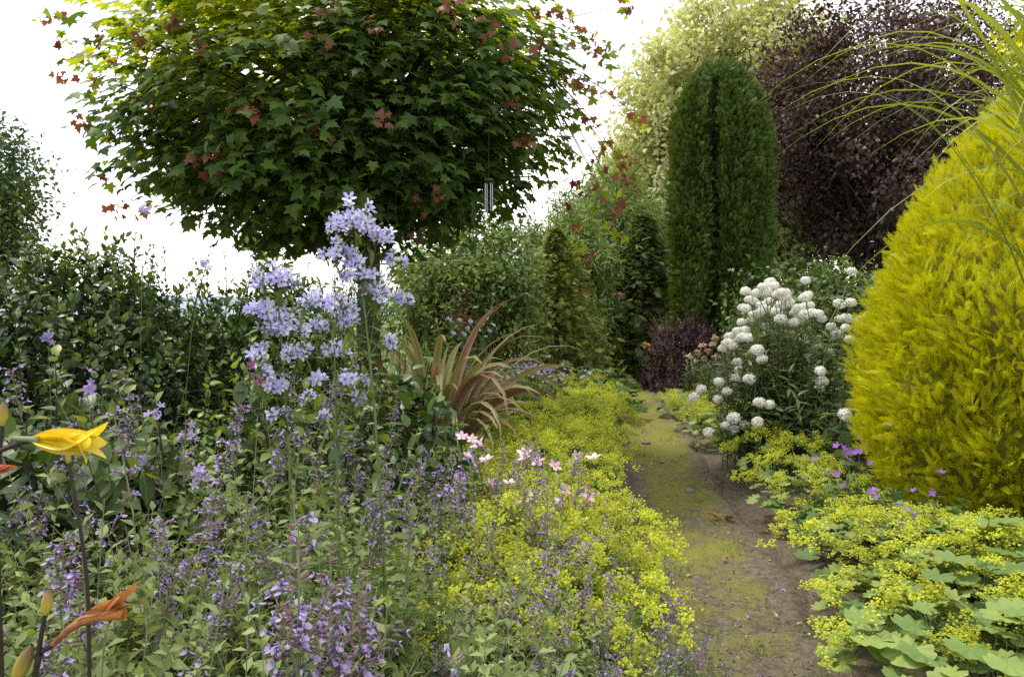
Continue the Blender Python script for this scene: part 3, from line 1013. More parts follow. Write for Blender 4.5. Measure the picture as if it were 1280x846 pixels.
# ------------------------------------------------------------------ shrubs of the left bed
def dome_shrub(name, label, x, y, R, h, seed, n=340, nl=18, lsz=.055, mats=('evergreen', 'shoot'), base=OVATE, leaders=30, lead=.28,
               sl=.38, cat='shrub', stretch=1.0, el=.55, tipfrac=.85, group=None, fill=1800):
    r = np.random.default_rng(seed)
    z0 = float(gz(x, y))
    t = thing(name, label, cat, (x, y, z0), group=group)
    d = rsphere(r, n * 2)
    d[:, 2] = np.abs(d[:, 2]) * 1.1 - .12
    d = nrm(d[:n])
    ext = np.array([R * stretch, R, h])
    tipp = d * ext * (1 + .10 * lump(d, seed, 3)[:, None])
    tipp[:, 2] = np.maximum(tipp[:, 2], .08)
    D = nrm(d * np.array([1, 1, .3]) * .6 + UP * .75 + r.normal(size=(n, 3)) * .2)
    L = sl * r.uniform(.7, 1.25, n)
    P0 = tipp - D * L[:, None] * r.uniform(.8, 1.5, (n, 1))
    b = MB()
    bark = MB()
    tip, _ = shoots(b, r, P0, D, L, nl, base, lsz, 0, 2, .004, el, tipmat=1, tipfrac=tipfrac, taper=.35)
    fd = rsphere(r, fill)
    fd[:, 2] = np.abs(fd[:, 2])
    fp = fd * ext * r.uniform(.35, .93, (fill, 1)) ** .6
    b.leaves(base, frames(fd * .5 + UP * .4 + r.normal(size=(fill, 3)) * .5, UP + fd * .6 + r.normal(size=(fill, 3)) * .4), fp, lsz * r.uniform(.6, 1.2, fill), 0)
    if leaders:
        a = r.uniform(0, 6.28, leaders)
        q = np.sqrt(r.uniform(0, .8, leaders))
        P1 = np.stack([np.cos(a) * q * R * stretch, np.sin(a) * q * R, h * np.sqrt(1 - q * q) * .86], -1)
        D1 = nrm(UP + r.normal(size=(leaders, 3)) * .12)
        shoots(b, r, P1, D1, lead * r.uniform(.6, 1.4, leaders), nl, base, lsz * .8, 0, 2, .004, el + .15, tipmat=1, tipfrac=tipfrac - .1, taper=.5)
    part('foliage', b.mesh(name + '_foliage', [M[mats[0]], M[mats[1]], M['stem_dark']]), t)
    k = 40
    pk = r.permutation(n)[:k]
    A = np.stack([r.normal(size=k) * .05, r.normal(size=k) * .05, 0 * pk], -1)
    limbs(bark, r, A, P0[pk], np.full(k, .016), 0, .05, 6, 5)
    part('stems', bark.mesh(name + '_stems', [M['bark']]), t)
    return t


dome_shrub('evergreen_shrub', 'large dark glossy-leaved evergreen shrub at the left, sending up upright shoots', -2.25, 3.95, 1.02, 1.52, 61, 1000, 18, .062, leaders=60, lead=.36, fill=7000)
dome_shrub('evergreen_shrub', 'dark evergreen shrub directly behind the pale blue bellflower on the left', -1.35, 4.35, .60, 1.52, 62, 560, 18, .058, leaders=22, lead=.26, fill=3500)
dome_shrub('evergreen_shrub', 'evergreen shrub running out of the left edge behind the yellow lily', -3.0, 3.6, .75, 1.28, 63, 420, 18, .060, leaders=8, fill=3500)
dome_shrub('broad_leaved_shrub', 'broad-leaved green shrub below the dark evergreens, behind the yellow lily', -1.42, 2.55, .50, .93, 64, 130, 9, .115, ('broad', 'lime_leaf'), OVATE, 10, .2, .3, el=.35, tipfrac=.9, fill=300)
dome_shrub('broad_leaved_shrub', 'green shrub with pale lime tips to the left of the bellflower', -.92, 3.0, .42, .97, 65, 110, 10, .085, ('broad', 'lime_leaf'), OVATE, 12, .2, .3, el=.4, tipfrac=.75, fill=300)
dome_shrub('broad_leaved_shrub', 'shaded broad-leaved shrub just right of the bellflower stems', -.50, 3.5, .45, .98, 66, 140, 10, .085, ('dark', 'broad'), OVATE, 8, .15, .3, el=.4, tipfrac=.85, fill=400)
dome_shrub('upright_shrub', 'shrub with bunches of long upright lime leaves behind the phormium', -.62, 9.3, .50, 1.72, 67, 150, 12, .17, ('dull', 'lime_leaf'), LANCE, 16, .3, .4, el=.5, tipfrac=.7, fill=600)
dome_shrub('needle_shrub', 'grey-green needle-leaved bush under the maple, left of its trunk', -1.12, 5.7, .45, 1.50, 68, 200, 30, .05, ('dull', 'dull'), NARROW, 14, .25, .4, el=.5, fill=1200)
dome_shrub('orange_tipped_shrub', 'thin shrub with scattered orange leaves behind the phormium', -.55, 7.6, .36, 1.36, 69, 60, 10, .09, ('lime_leaf', 'maple_red'), OVATE, 8, .25, .35, el=.4, tipfrac=.7, fill=80)


# ------------------------------------------------------------------ phormium
def phormium():
    r = np.random.default_rng(71)
    x, y = at(540, 0, 5.4)[:2]
    z0 = float(gz(x, y))
    t = thing('phormium', 'bronze and cream striped phormium with arching sword leaves', 'plant', (x, y, z0))
    N = 64
    a = r.uniform(0, 6.28, N)
    a[:20] = r.uniform(-1.3, .4, 20)           # several long leaves arch to the right
    lean = r.uniform(.08, .5, N)
    lean[:20] = r.uniform(.2, .6, 20)
    L = r.uniform(1.05, 1.55, N)
    K = 12
    s = np.linspace(0, 1, K)
    o = np.stack([np.cos(a), np.sin(a), 0 * a], -1)
    droop = r.uniform(.5, 1.5, N) * np.clip(lean * 4, .3, 1)
    ang = lean[:, None] + droop[:, None] * s ** 3 * 2.0
    st = L[:, None] / (K - 1)
    dx = np.cumsum(np.sin(ang) * st, 1) - np.sin(ang[:, :1]) * st
    dz = np.cumsum(np.cos(ang) * st, 1) - np.cos(ang[:, :1]) * st
    P = o[:, None] * (.05 + dx)[..., None] + UP * dz[..., None]
    W = .034 * np.minimum(1, (1 - s) * 2.4 + .02) ** .7 * r.uniform(.7, 1.2, (N, 1))
    side = np.stack([-np.sin(a), np.cos(a), 0 * a], -1) + r.normal(size=(N, 3)) * .4
    b = MB()
    b.strips(P, W, side, np.where(r.uniform(0, 1, N) < .46, 1, 0), .28)
    part('leaves', b.mesh('phormium_leaves', [M['phorm'], M['phorm_cream']]), t)


phormium()


# ------------------------------------------------------------------ ornamental grasses
def big_grass():
    r = np.random.default_rng(72)
    x, y = 2.05, 2.35
    z0 = float(gz(x, y))
    t = thing('ornamental_grass', 'tall ornamental grass whose long striped blades arch in from the right', 'grass', (x, y, z0))
    N = 230
    base = np.stack([r.normal(size=N) * .07, r.normal(size=N) * .07, 0 * np.zeros(N)], -1)
    a = r.uniform(0, 6.28, N)
    a[:150] = r.normal(math.pi, .6, 150)
    reach = r.uniform(.25, 1.0, N)
    reach[:70] = r.uniform(.55, 1.02, 70)
    ztop = r.uniform(1.75, 2.75, N)
    o = np.stack([np.cos(a), np.sin(a), 0 * a], -1)
    ctrl = base + o * (reach * .35)[:, None] + UP * (ztop * 1.12)[:, None]
    tip = base + o * reach[:, None] + UP * np.maximum(ztop - reach * r.uniform(.2, .7, N), 1.36)[:, None]
    K = 16
    s = np.linspace(0, 1, K)[None, :, None]
    P = base[:, None] * (1 - s) ** 2 + ctrl[:, None] * 2 * s * (1 - s) + tip[:, None] * s * s
    P = P + r.normal(size=(N, 1, 3)) * .17 * s ** 2
    W = .0080 * np.minimum(1, (1 - s[..., 0]) * 2.2 + .03) * r.uniform(.6, 1.25, (N, 1))
    side = np.stack([-np.sin(a), np.cos(a), 0 * a], -1) + r.normal(size=(N, 3)) * .5
    b = MB()
    b.strips(P, W, side, 0, .2)
    part('blades', b.mesh('grass_blades', [M['misc']]), t)


big_grass()


def fine_grass(label, x, y, h, seed, n=260, mat='grass_fine', w=.0035, spread=.5):
    r = np.random.default_rng(seed)
    t = thing('fine_grass', label, 'grass', (x, y, float(gz(x, y))))
    a = r.uniform(0, 6.28, n)
    o = np.stack([np.cos(a), np.sin(a), 0 * a], -1)
    K = 7
    s = np.linspace(0, 1, K)[None, :, None]
    L = h * r.uniform(.6, 1.1, n)[:, None, None]
    le = r.uniform(.1, 1, n)[:, None, None] * spread
    P = o[:, None] * (.06 + le * L * s ** 1.8) + UP * L * (s - .35 * le * s ** 3)
    W = w * (1.05 - s[..., 0]) * np.ones((n, 1))
    b = MB()
    b.strips(P, W, rsphere(r, n), 0, .1)
    part('blades', b.mesh('fine_grass_blades', [M[mat]]), t)
    return t


fine_grass('pale straw-coloured grass tuft beside the far end of the path', 2.45, 17.3, 1.35, 73, 300, 'grass_fine', .006)
fine_grass('feathery beige grass tuft at the foot of the clipped column', 2.85, 14.2, 1.3, 74, 200, 'beige', .006)

# ------------------------------------------------------------------ lady's mantle
NV_SPRAY, NV_ALCH = 6, 4
SPRAY = []
for k in range(NV_SPRAY):
    r = np.random.default_rng(80 + k)
    b = MB()
    nc = 15
    cen = np.stack([r.normal(size=nc) * .050, r.normal(size=nc) * .050, r.normal(.085, .030, nc)], -1)
    limbs(b, r, np.zeros((nc, 3)) - UP * .02, cen, np.full(nc, .0012), 1, 0, 4, 3)
    b.tubes(np.array([[0, 0, -.16], [.005, 0, -.08], [0, 0, -.01]]), np.array([.0018, .0016, .0014]), 4, 1)
    for c_ in cen:
        m_ = 26
        p = c_ + r.normal(size=(m_, 3)) * np.array([.0135, .0135, .010])
        b.leaves(FLORET, frames(rsphere(r, m_), rsphere(r, m_) + UP * .8), p, .0072 * r.uniform(.7, 1.3, m_), 0)
    SPRAY.append(b.mesh('froth_spray', [M['alch_fl'], M['twig_green']]))

ALCH_F, ALCH_TOP = [], []
for k in range(NV_ALCH):
    r = np.random.default_rng(90 + k)
    b = MB()
    n = 95
    a = r.uniform(0, 6.28, n)
    q = np.sqrt(r.uniform(.02, 1, n))
    R_ = .36
    p = np.stack([np.cos(a) * q * R_, np.sin(a) * q * R_, .06 + .22 * (1 - q ** 2) + r.normal(size=n) * .03 + .04], -1)
    o = np.stack([np.cos(a), np.sin(a), 0 * a], -1)
    ax = nrm(o * 1 + r.normal(size=(n, 3)) * .35 - UP * .25 * q[:, None])
    nn = nrm(UP + o * (.55 * q)[:, None] + r.normal(size=(n, 3)) * .22)
    b.leaves(ALCH, frames(ax, nn), p, .054 * r.uniform(.55, 1.35, n), 0)
    limbs(b, r, np.stack([r.normal(size=n) * .03, r.normal(size=n) * .03, np.zeros(n)], -1), p - nn * .002, np.full(n, .002), 1, .1, 5, 4)
    ALCH_F.append(b.mesh('ladys_mantle_foliage', [M['alch_leaf'], M['twig_green']]))


def ladys_mantle(x, y, sc, ns, label, group, seed, hgt=.36, leafy=1.0):
    r = np.random.default_rng(seed)
    sc = (sc, sc, sc * .70) if group == "lady's mantle along the right of the path" and y < 4.5 else sc
    t = thing('ladys_mantle', label, 'plant', (x, y, float(gz(x, y))), r.uniform(0, 6.28), sc, group)
    part('foliage', ALCH_F[seed % NV_ALCH], t, (0, 0, 0), np.eye(3), leafy)
    for i in range(ns):
        a = 2.4 * i + r.uniform(-.3, .3)
        q = math.sqrt((i + .5) / ns) * .40
        o = np.array([math.cos(a), math.sin(a), 0])
        p = o * q + UP * (hgt * (1 - 1.6 * q * q) + r.normal() * .025 - .06)
        R = frames((np.cross(UP, o) + r.normal(size=3) * .2)[None], (UP + o * q * 1.8 + r.normal(size=3) * .15)[None])[0]
        part('flower_spray', SPRAY[r.integers(NV_SPRAY)], t, p, R, r.uniform(.8, 1.2))
    return t


r = np.random.default_rng(100)
def pl(y):      # left and right edge of the path
    return path_c(y) - path_w(y)
def pr(y):
    return path_c(y) + path_w(y)

GL = "lady's mantle drift along the left of the path"
left = []
y = 3.0
while y < 13.5:
    left.append((pl(y) - (.50 if y < 5 else .44 if y < 7 else .38) + r.normal() * .04, y))
    if 3.3 < y < 12:
        left.append((pl(y) - (.90 if y < 5 else .82) + r.normal() * .06, y + .15))
    y += .42 + .022 * y
for i, (x, y) in enumerate(left):
    if y < 4.4:
        lb = "near lime-flowered lady's mantle clump spilling over the left edge of the path"
    elif y < 7.5:
        lb = "lime-flowered lady's mantle clump in the middle of the drift left of the path"
    else:
        lb = "distant lime-flowered lady's mantle clump at the far end of the left drift"
    ladys_mantle(x, y, r.uniform(.9, 1.15), 13, lb, GL, 1000 + i, .37 if y < 6 else .32)
for i, (x, y, lb) in enumerate([
        (-.02, 3.15, "lime-flowered lady's mantle clump among the catmint, below the pale pink flowers"),
        (.18, 3.6, "lime-flowered lady's mantle clump directly beneath the pale pink flowers"),
        (-.22, 3.35, "lime-flowered lady's mantle clump at the left end of the drift, touching the catmint"),
        (.10, 2.95, "lime-flowered lady's mantle clump behind the catmint that hangs over the path corner"),
        (.13, 2.66, "lime-flowered lady's mantle clump at the bottom of the left path edge, behind the low catmint"),
        (-.02, 2.45, "nearest lime-flowered lady's mantle clump at the bottom centre, among violet catmint spikes"),
        (-.16, 2.8, "lime-flowered lady's mantle clump between the near mauve spikes and the path"),
        (.22, 3.4, "lime-flowered lady's mantle clump on the path side of the pale pink flowers")]):
    ladys_mantle(x, y, 1.0, 12, lb, None, 1100 + i, .36)
GR = "lady's mantle along the right of the path"
for i, (x, y, ns, lb, sc) in enumerate([
        (1.47, 2.45, 10, "large-leaved lady's mantle at the very bottom right, half out of the frame", 1.2),
        (1.95, 2.35, 9, "large-leaved lady's mantle sinking below the bottom right corner", 1.25),
        (1.66, 2.95, 11, "large-leaved lady's mantle in the bottom right foreground beside the path", 1.15),
        (2.05, 2.75, 9, "large-leaved lady's mantle cut by the bottom right corner", 1.2),
        (1.95, 3.35, 10, "lady's mantle with broad pale leaves in front of the yellow conifer", 1.15),
        (1.72, 3.55, 11, "lady's mantle whose froth leans over the right path edge near the bottom", 1.1),
        (2.40, 3.25, 12, "lady's mantle at the right edge below the yellow conifer", 1.15),
        (1.55, 3.22, 10, "small lady's mantle tongue reaching onto the right side of the path", .75),
        (1.88, 4.1, 9, "lady's mantle just below the violet cranesbill flowers", 1.05),
        (1.75, 4.75, 11, "small lady's mantle on the right path edge between cranesbill and white flowers", .9),
        (1.92, 5.6, 12, "lady's mantle at the foot of the white pompom flowers, nearest the viewer", .9),
        (1.92, 6.5, 10, "lady's mantle on the path edge left of the white pompom flowers", .8),
        (1.98, 7.5, 11, "lady's mantle by the path below the purple barberry", .95),
        (2.02, 8.4, 10, "lime froth clump on the right path edge before the purple barberry", .9),
        (2.05, 9.6, 9, "farthest lime froth clump on the right side of the path", .9)]):
    ladys_mantle(x, y, sc, ns, lb, GR, 1200 + i, .30 if y < 4.5 else .34, 1.08 if y < 3.4 else 1.0)

# ------------------------------------------------------------------ catmint
def spike_mesh(seed, whorls=6, L=.14, nf=9, s=.013, detail=1.0, open_=.45):
    r = np.random.default_rng(seed)
    b = MB()
    b.tubes(np.array([[0, 0, -.03], [.002, 0, L * .5], [0, .002, L]]), np.array([.0016, .0013, .0008]), 4, 2)
    for w in range(whorls):
        f = w / max(1, whorls - 1)
        z = L * (f ** .85) * .95
        n = int(nf * (1 - .45 * f)) + 1
        a = r.uniform(0, 6.28, n)
        o = np.stack([np.cos(a), np.sin(a), 0 * a], -1)
        rr = s * (.55 - .25 * f)
        p = o * rr * r.uniform(.3, 1.0, (n, 1)) + UP * (z + r.normal(size=n) * s * .45)[:, None]
        ax = nrm(o + UP * r.uniform(.1, .9, (n, 1)))
        b.leaves(CALYX, frames(ax, UP + 0 * o), p, s * .85 * r.uniform(.7, 1.2, n) * (1 - .3 * f), 0)
        k = r.uniform(0, 1, n) < open_
        if k.any():
            b.leaves(LIP, frames(nrm(o[k] + UP * .25), UP + 0 * o[k]), p[k] + ax[k] * s * .55, s * 1.05 * r.uniform(.7, 1.2, k.sum()), 1)
        al = np.array([w * 1.57, w * 1.57 + math.pi])
        ol = np.stack([np.cos(al), np.sin(al), 0 * al], -1)
        b.leaves(OVATE_LO, frames(ol + UP * .2, UP + 0 * ol), UP * z + ol * .001, s * 1.1 * (1 - .5 * f), 3)
    return b.mesh('flower_spike', [M['calyx'], M['lav'], M['stem_grey'], M['catmint']])


SPIKE = [spike_mesh(110 + k, 5 + k % 3, .10 + .02 * (k % 4), 8, .013, open_=(.25, .45, .6, .3, .7)[k % 5]) for k in range(7)]
NV_CAT = 6
CAT_F, CAT_TIPS = [], []
for k in range(NV_CAT):
    r = np.random.default_rng(120 + k)
    n = 34
    a = r.uniform(0, 6.28, n)
    q = np.sqrt(r.uniform(0, 1, n))
    P0 = np.stack([np.cos(a) * q * .13, np.sin(a) * q * .13, 0 * a], -1)
    o = np.stack([np.cos(a), np.sin(a), 0 * a], -1)
    D = nrm(UP + o * (q * .55)[:, None] + r.normal(size=(n, 3)) * .13)
    b = MB()
    L = r.uniform(.38, .66, n) * (1 - .2 * q)
    tip, td = shoots(b, r, P0, D, L, 26, OVATE_LO, .055, 0, 1, .0022, .35, opposite=True, taper=.55, t0=.1)
    # side shoots
    n2 = n * 2
    src = np.repeat(np.arange(n), 2)
    f = r.uniform(.3, .8, n2)
    P1 = P0[src] + D[src] * (L[src] * f)[:, None]
    D1 = nrm(D[src] * .8 + rsphere(r, n2) * .8)
    shoots(b, r, P1, D1, r.uniform(.06, .15, n2), 12, OVATE_LO, .036, 0, 1, .0013, .45, opposite=True, taper=.5)
    CAT_F.append(b.mesh('catmint_foliage', [M['catmint'], M['stem_grey'], M['mint_low']]))
    CAT_TIPS.append((tip, td))


def catmint(x, y, sc, frac, label, group, seed, mint=False):
    r = np.random.default_rng(seed)
    t = thing('catmint', label, 'plant', (x, y, float(gz(x, y))), r.uniform(0, 6.28), sc, group)
    k = seed % NV_CAT
    part('foliage', CAT_F[k], t, (0, 0, 0), np.eye(3), 1)
    tip, td = CAT_TIPS[k]
    for i in range(len(tip)):
        if r.uniform() > frac:
            continue
        d = nrm((td[i] + UP * .3 + r.normal(size=3) * .1)[None])
        R = frames(np.cross(d, [[0.3, 1, 0.1]]), d)[0]
        part('flower_spike', SPIKE[r.integers(len(SPIKE))], t, tip[i] - d[0] * .005, R, r.uniform(.75, 1.25))
    return t


r = np.random.default_rng(130)
cat_spots = []
for yy in np.arange(1.15, 3.6, .30):
    xl, xr = -.64 * yy - .15, (.02 + .05 * yy if yy > 2.6 else .12 + .12 * yy)
    for xx in np.arange(xl, xr, .30):
        cat_spots.append((xx + r.normal() * .06, yy + r.normal() * .06))
i = 0
for (x, y) in cat_spots:
    if y < 1.05 or (y < 1.5 and abs(x) < .15):
        pass
    px = 640 + x / y * 1000
    if y < 1.75:
        lb = 'leafy grey-green catmint at the bottom edge of the picture, %s' % ('below the withered orange lily' if px < 330 else 'around the near mauve spikes' if px < 560 else 'right of the near mauve spikes')
    elif px < 230:
        lb = 'grey-green catmint clump with faded mauve spikes behind the yellow lily stem'
    elif px < 460:
        lb = 'grey-green catmint clump below the pale blue bellflower'
    else:
        lb = 'grey-green catmint clump with mauve spikes meeting the lime froth'
    hs = 1.16 + .05 * y if px < 470 else 1.0 if px < 540 else .84
    catmint(x, y, hs * r.uniform(.9, 1.1), .04 if (y < 1.75 and 230 < px < 560) else .13 if px < 480 else .20, lb, 'catmint clumps in the left bed', 1400 + i)
    i += 1
for (x, y, s_, lb) in [(.52, 2.36, .55, 'low catmint with many violet spikes hanging over the path at the bottom'),
                       (.46, 2.62, .62, 'small catmint with violet spikes leaning onto the earth path'),
                       (.28, 2.12, .72, 'violet-spiked catmint at the bottom centre before the lime froth'),
                       (.02, 2.5, .85, 'violet-spiked catmint between bottom edge and lime froth centre'),
                       (.02, 2.95, .95, 'dusky violet catmint pushing up through the lime froth'),
                       (-.12, 3.25, 1.0, 'dusky catmint behind the lime froth at its left end')]:
    catmint(x, y, s_, .62, lb, None, 1600 + i)
    i += 1

# two near, large mauve spikes
def near_spike(px, d, ptop, label, seed, side):
    r = np.random.default_rng(seed)
    top = at(px, ptop, d)
    x, y = top[0] + side, d + .03
    z0 = float(gz(x, y))
    t = thing('mauve_spike_plant', label, 'flower', (x, y, z0))
    off = np.array([x, y, z0])
    b = MB()
    tt = np.linspace(0, 1, 9)[:, None]
    e = top - off - UP * .13
    P = e * tt + np.array([-side * .5, 0, 0]) * (tt * (1 - tt))
    b.tubes(P, np.linspace(.0035, .002, 9), 6, 0)
    part('stem', b.mesh('near_stem', [M['stem_grey']]), t)
    b = MB()
    n = 40
    f = r.uniform(.35, .97, n)
    a = np.arange(n) * 2.4
    o = np.stack([np.cos(a), np.sin(a), 0 * a], -1)
    b.leaves(OVATE, frames(o + UP * .15 + r.normal(size=(n, 3)) * .2, UP + o * .2), e * f[:, None], .05 * (1.2 - f * .7), 0)
    part('leaves', b.mesh('near_leaves', [M['catmint']]), t)
    sp = spike_mesh(seed, 6, .13, 9, .015, open_=.28)
    part('flower_spike', sp, t, e, np.eye(3), 1.0)
    for k in range(3):
        a = k * 2.1 + .4
        d_ = nrm(np.array([[math.cos(a) * .55, math.sin(a) * .55, 1]]))
        part('flower_spike', spike_mesh(seed + 10 + k, 4, .06, 7, .014, open_=.4), t, e - UP * (.02 + .012 * k) + d_[0] * .025,
             frames(np.cross(d_, [[0.3, 1, .1]]), d_)[0], 1.0)


near_spike(372, .88, 650, 'large mauve and lavender flower spike nearest the viewer, bottom left of centre', 141, .02)
near_spike(412, .95, 684, 'lavender spike close behind the right side of the largest near spike', 142, .03)
near_spike(448, 1.0, 712, 'slim faded mauve spike, rightmost of the near spikes at the bottom', 143, .01)
near_spike(566, .8, 826, 'single violet spike tip poking up at the bottom edge', 144, .0)


# ------------------------------------------------------------------ bellflowers
_b = MB()
_b.leaves(STAR5, np.eye(3)[None], np.zeros((1, 3)), 1.0, 0)
_b.tubes(np.array([[0, 0, -.25], [0, 0, .05], [0, 0, .5]]), np.array([.10, .16, .03]), 5, 1)
BELL = _b.mesh('bell_blossom', [M['camp'], M['shoot']])


def bellflower(label, px, d, clusters, stem_px, seed):
    r = np.random.default_rng(seed)
    x = (stem_px - 640) / F * d
    z0 = float(gz(x, d))
    t = thing('bellflower', label, 'flower', (x, d, z0))
    off = np.array([x, d, z0])
    topc = at(clusters[0][0], clusters[0][1] - 12, d) - off
    b = MB()
    tt = np.linspace(0, 1, 10)[:, None]
    stem = lambda u: topc * u * np.array([1, 1, 1]) * 1.0 - np.array([topc[0], 0, 0]) * (u - u ** 2.2)
    b.tubes(stem(tt), np.linspace(.0065, .002, 10), 7, 0)
    part('stem', b.mesh('bell_stem', [M['twig_green']]), t)
    b = MB()
    n = 70
    f = r.uniform(.15, .9, n)
    a = np.arange(n) * 2.4
    o = np.stack([np.cos(a), np.sin(a), 0 * a], -1)
    b.leaves(LANCE, frames(o + UP * .25 + r.normal(size=(n, 3)) * .2, UP + o * .1 + r.normal(size=(n, 3)) * .2), stem(f[:, None]) + o * .003,
             .115 * (1.25 - .8 * f) * r.uniform(.7, 1.1, n), 0)
    part('leaves', b.mesh('bell_leaves', [M['shoot']]), t)
    for (cx, cy, rp, n) in clusters:
        n = int(n * 1.4)
        c = at(cx, cy, d + r.normal() * .03) - off
        R_ = rp / F * d
        u = np.clip(c[2] / topc[2] - .10, .1, .97)
        s0 = stem(np.array([[u]]))[0]
        dirs = rsphere(r, n)
        dirs[:, 2] = np.abs(dirs[:, 2]) * .8 + dirs[:, 2] * .3
        p = dirs * R_ * r.uniform(.45, 1.0, (n, 1))
        b = MB()
        limbs(b, r, np.repeat((s0 - c)[None], 1, 0), np.array([[0., 0., -R_ * .2]]), np.array([.0022]), 1, .05, 6, 4)
        limbs(b, r, np.repeat(np.array([[0., 0., -R_ * .2]]), n, 0), p - nrm(dirs) * .012, np.full(n, .0011), 1, .05, 4, 3)
        nn = nrm(dirs + r.normal(size=(n, 3)) * .45 + np.array([0, -.35, .1]))
        Rf = frames(perp(nn)[0] + r.normal(size=(n, 3)) * .3, nn)
        fs = .0180 * r.uniform(.75, 1.15, n)
        m_ = n // 2 + 2
        pb = rsphere(r, m_) * R_ * .9
        b.leaves(CALYX, frames(rsphere(r, m_) + UP, rsphere(r, m_)), pb, .014, 1)
        m2 = 6
        b.leaves(LANCE, frames(rsphere(r, m2) + UP * .2, UP + rsphere(r, m2) * .3), rsphere(r, m2) * R_ * .6 - UP * R_ * .5, .05, 1)
        cl = part('flower_cluster', b.mesh('bell_cluster', [M['calyx'], M['shoot']]), t, c, np.eye(3), 1)
        for k in range(n):
            part('blossom', BELL, cl, p[k], Rf[k], fs[k])
    return t


bellflower('tallest pale lilac-blue bellflower, its big top cluster against the dark maple', 440, 2.05,
           [(442, 288, 36, 44), (425, 320, 22, 16), (470, 303, 22, 14), (497, 328, 11, 6), (448, 350, 28, 26), (418, 385, 18, 12), (470, 372, 20, 12), (505, 375, 11, 7), (437, 405, 18, 9), (440, 330, 14, 8), (490, 430, 10, 4)], 486, 151)
bellflower('pale lilac-blue bellflower with a broad head, left of the tallest one', 350, 2.0,
           [(345, 358, 32, 34), (322, 392, 20, 14), (350, 415, 30, 26), (388, 380, 14, 8), (372, 445, 18, 10), (330, 445, 16, 8), (345, 485, 16, 8), (398, 478, 12, 5), (330, 470, 12, 6), (350, 520, 12, 5)], 372, 152)
bellflower('shorter pale blue bellflower between the two taller heads', 425, 2.1,
           [(418, 446, 20, 13), (432, 474, 12, 6), (400, 410, 14, 7), (455, 478, 9, 4), (448, 500, 10, 4), (385, 500, 10, 4), (410, 520, 10, 4)], 425, 153)


# ------------------------------------------------------------------ white pompom flowers
POM = []
for k in range(3):
    r = np.random.default_rng(160 + k)
    b = MB()
    n = 300
    d = rsphere(r, n)
    d[:, 2] = d[:, 2] * .85 + .18
    d = nrm(d)
    p = d * np.array([.92, .92, .70]) * r.uniform(.75, 1, (n, 1))
    b.leaves(leaf_base([(0, 0), (.35, .20), (.75, .2), (1, 0)], .3, .5), frames(np.cross(d, rsphere(r, n)) + d * .25 - UP * .2, d + r.normal(size=(n, 3)) * .25), p, .36 * r.uniform(.7, 1.15, n), 0)
    b.leaves(OVATE_LO, frames(np.stack([np.cos(np.arange(10) * .628), np.sin(np.arange(10) * .628), np.zeros(10) - .1], -1), -UP + np.zeros((10, 3))), np.zeros((10, 3)) - UP * .28, .4, 1)
    POM.append(b.mesh('pompom', [M['white'], M['shoot']]))


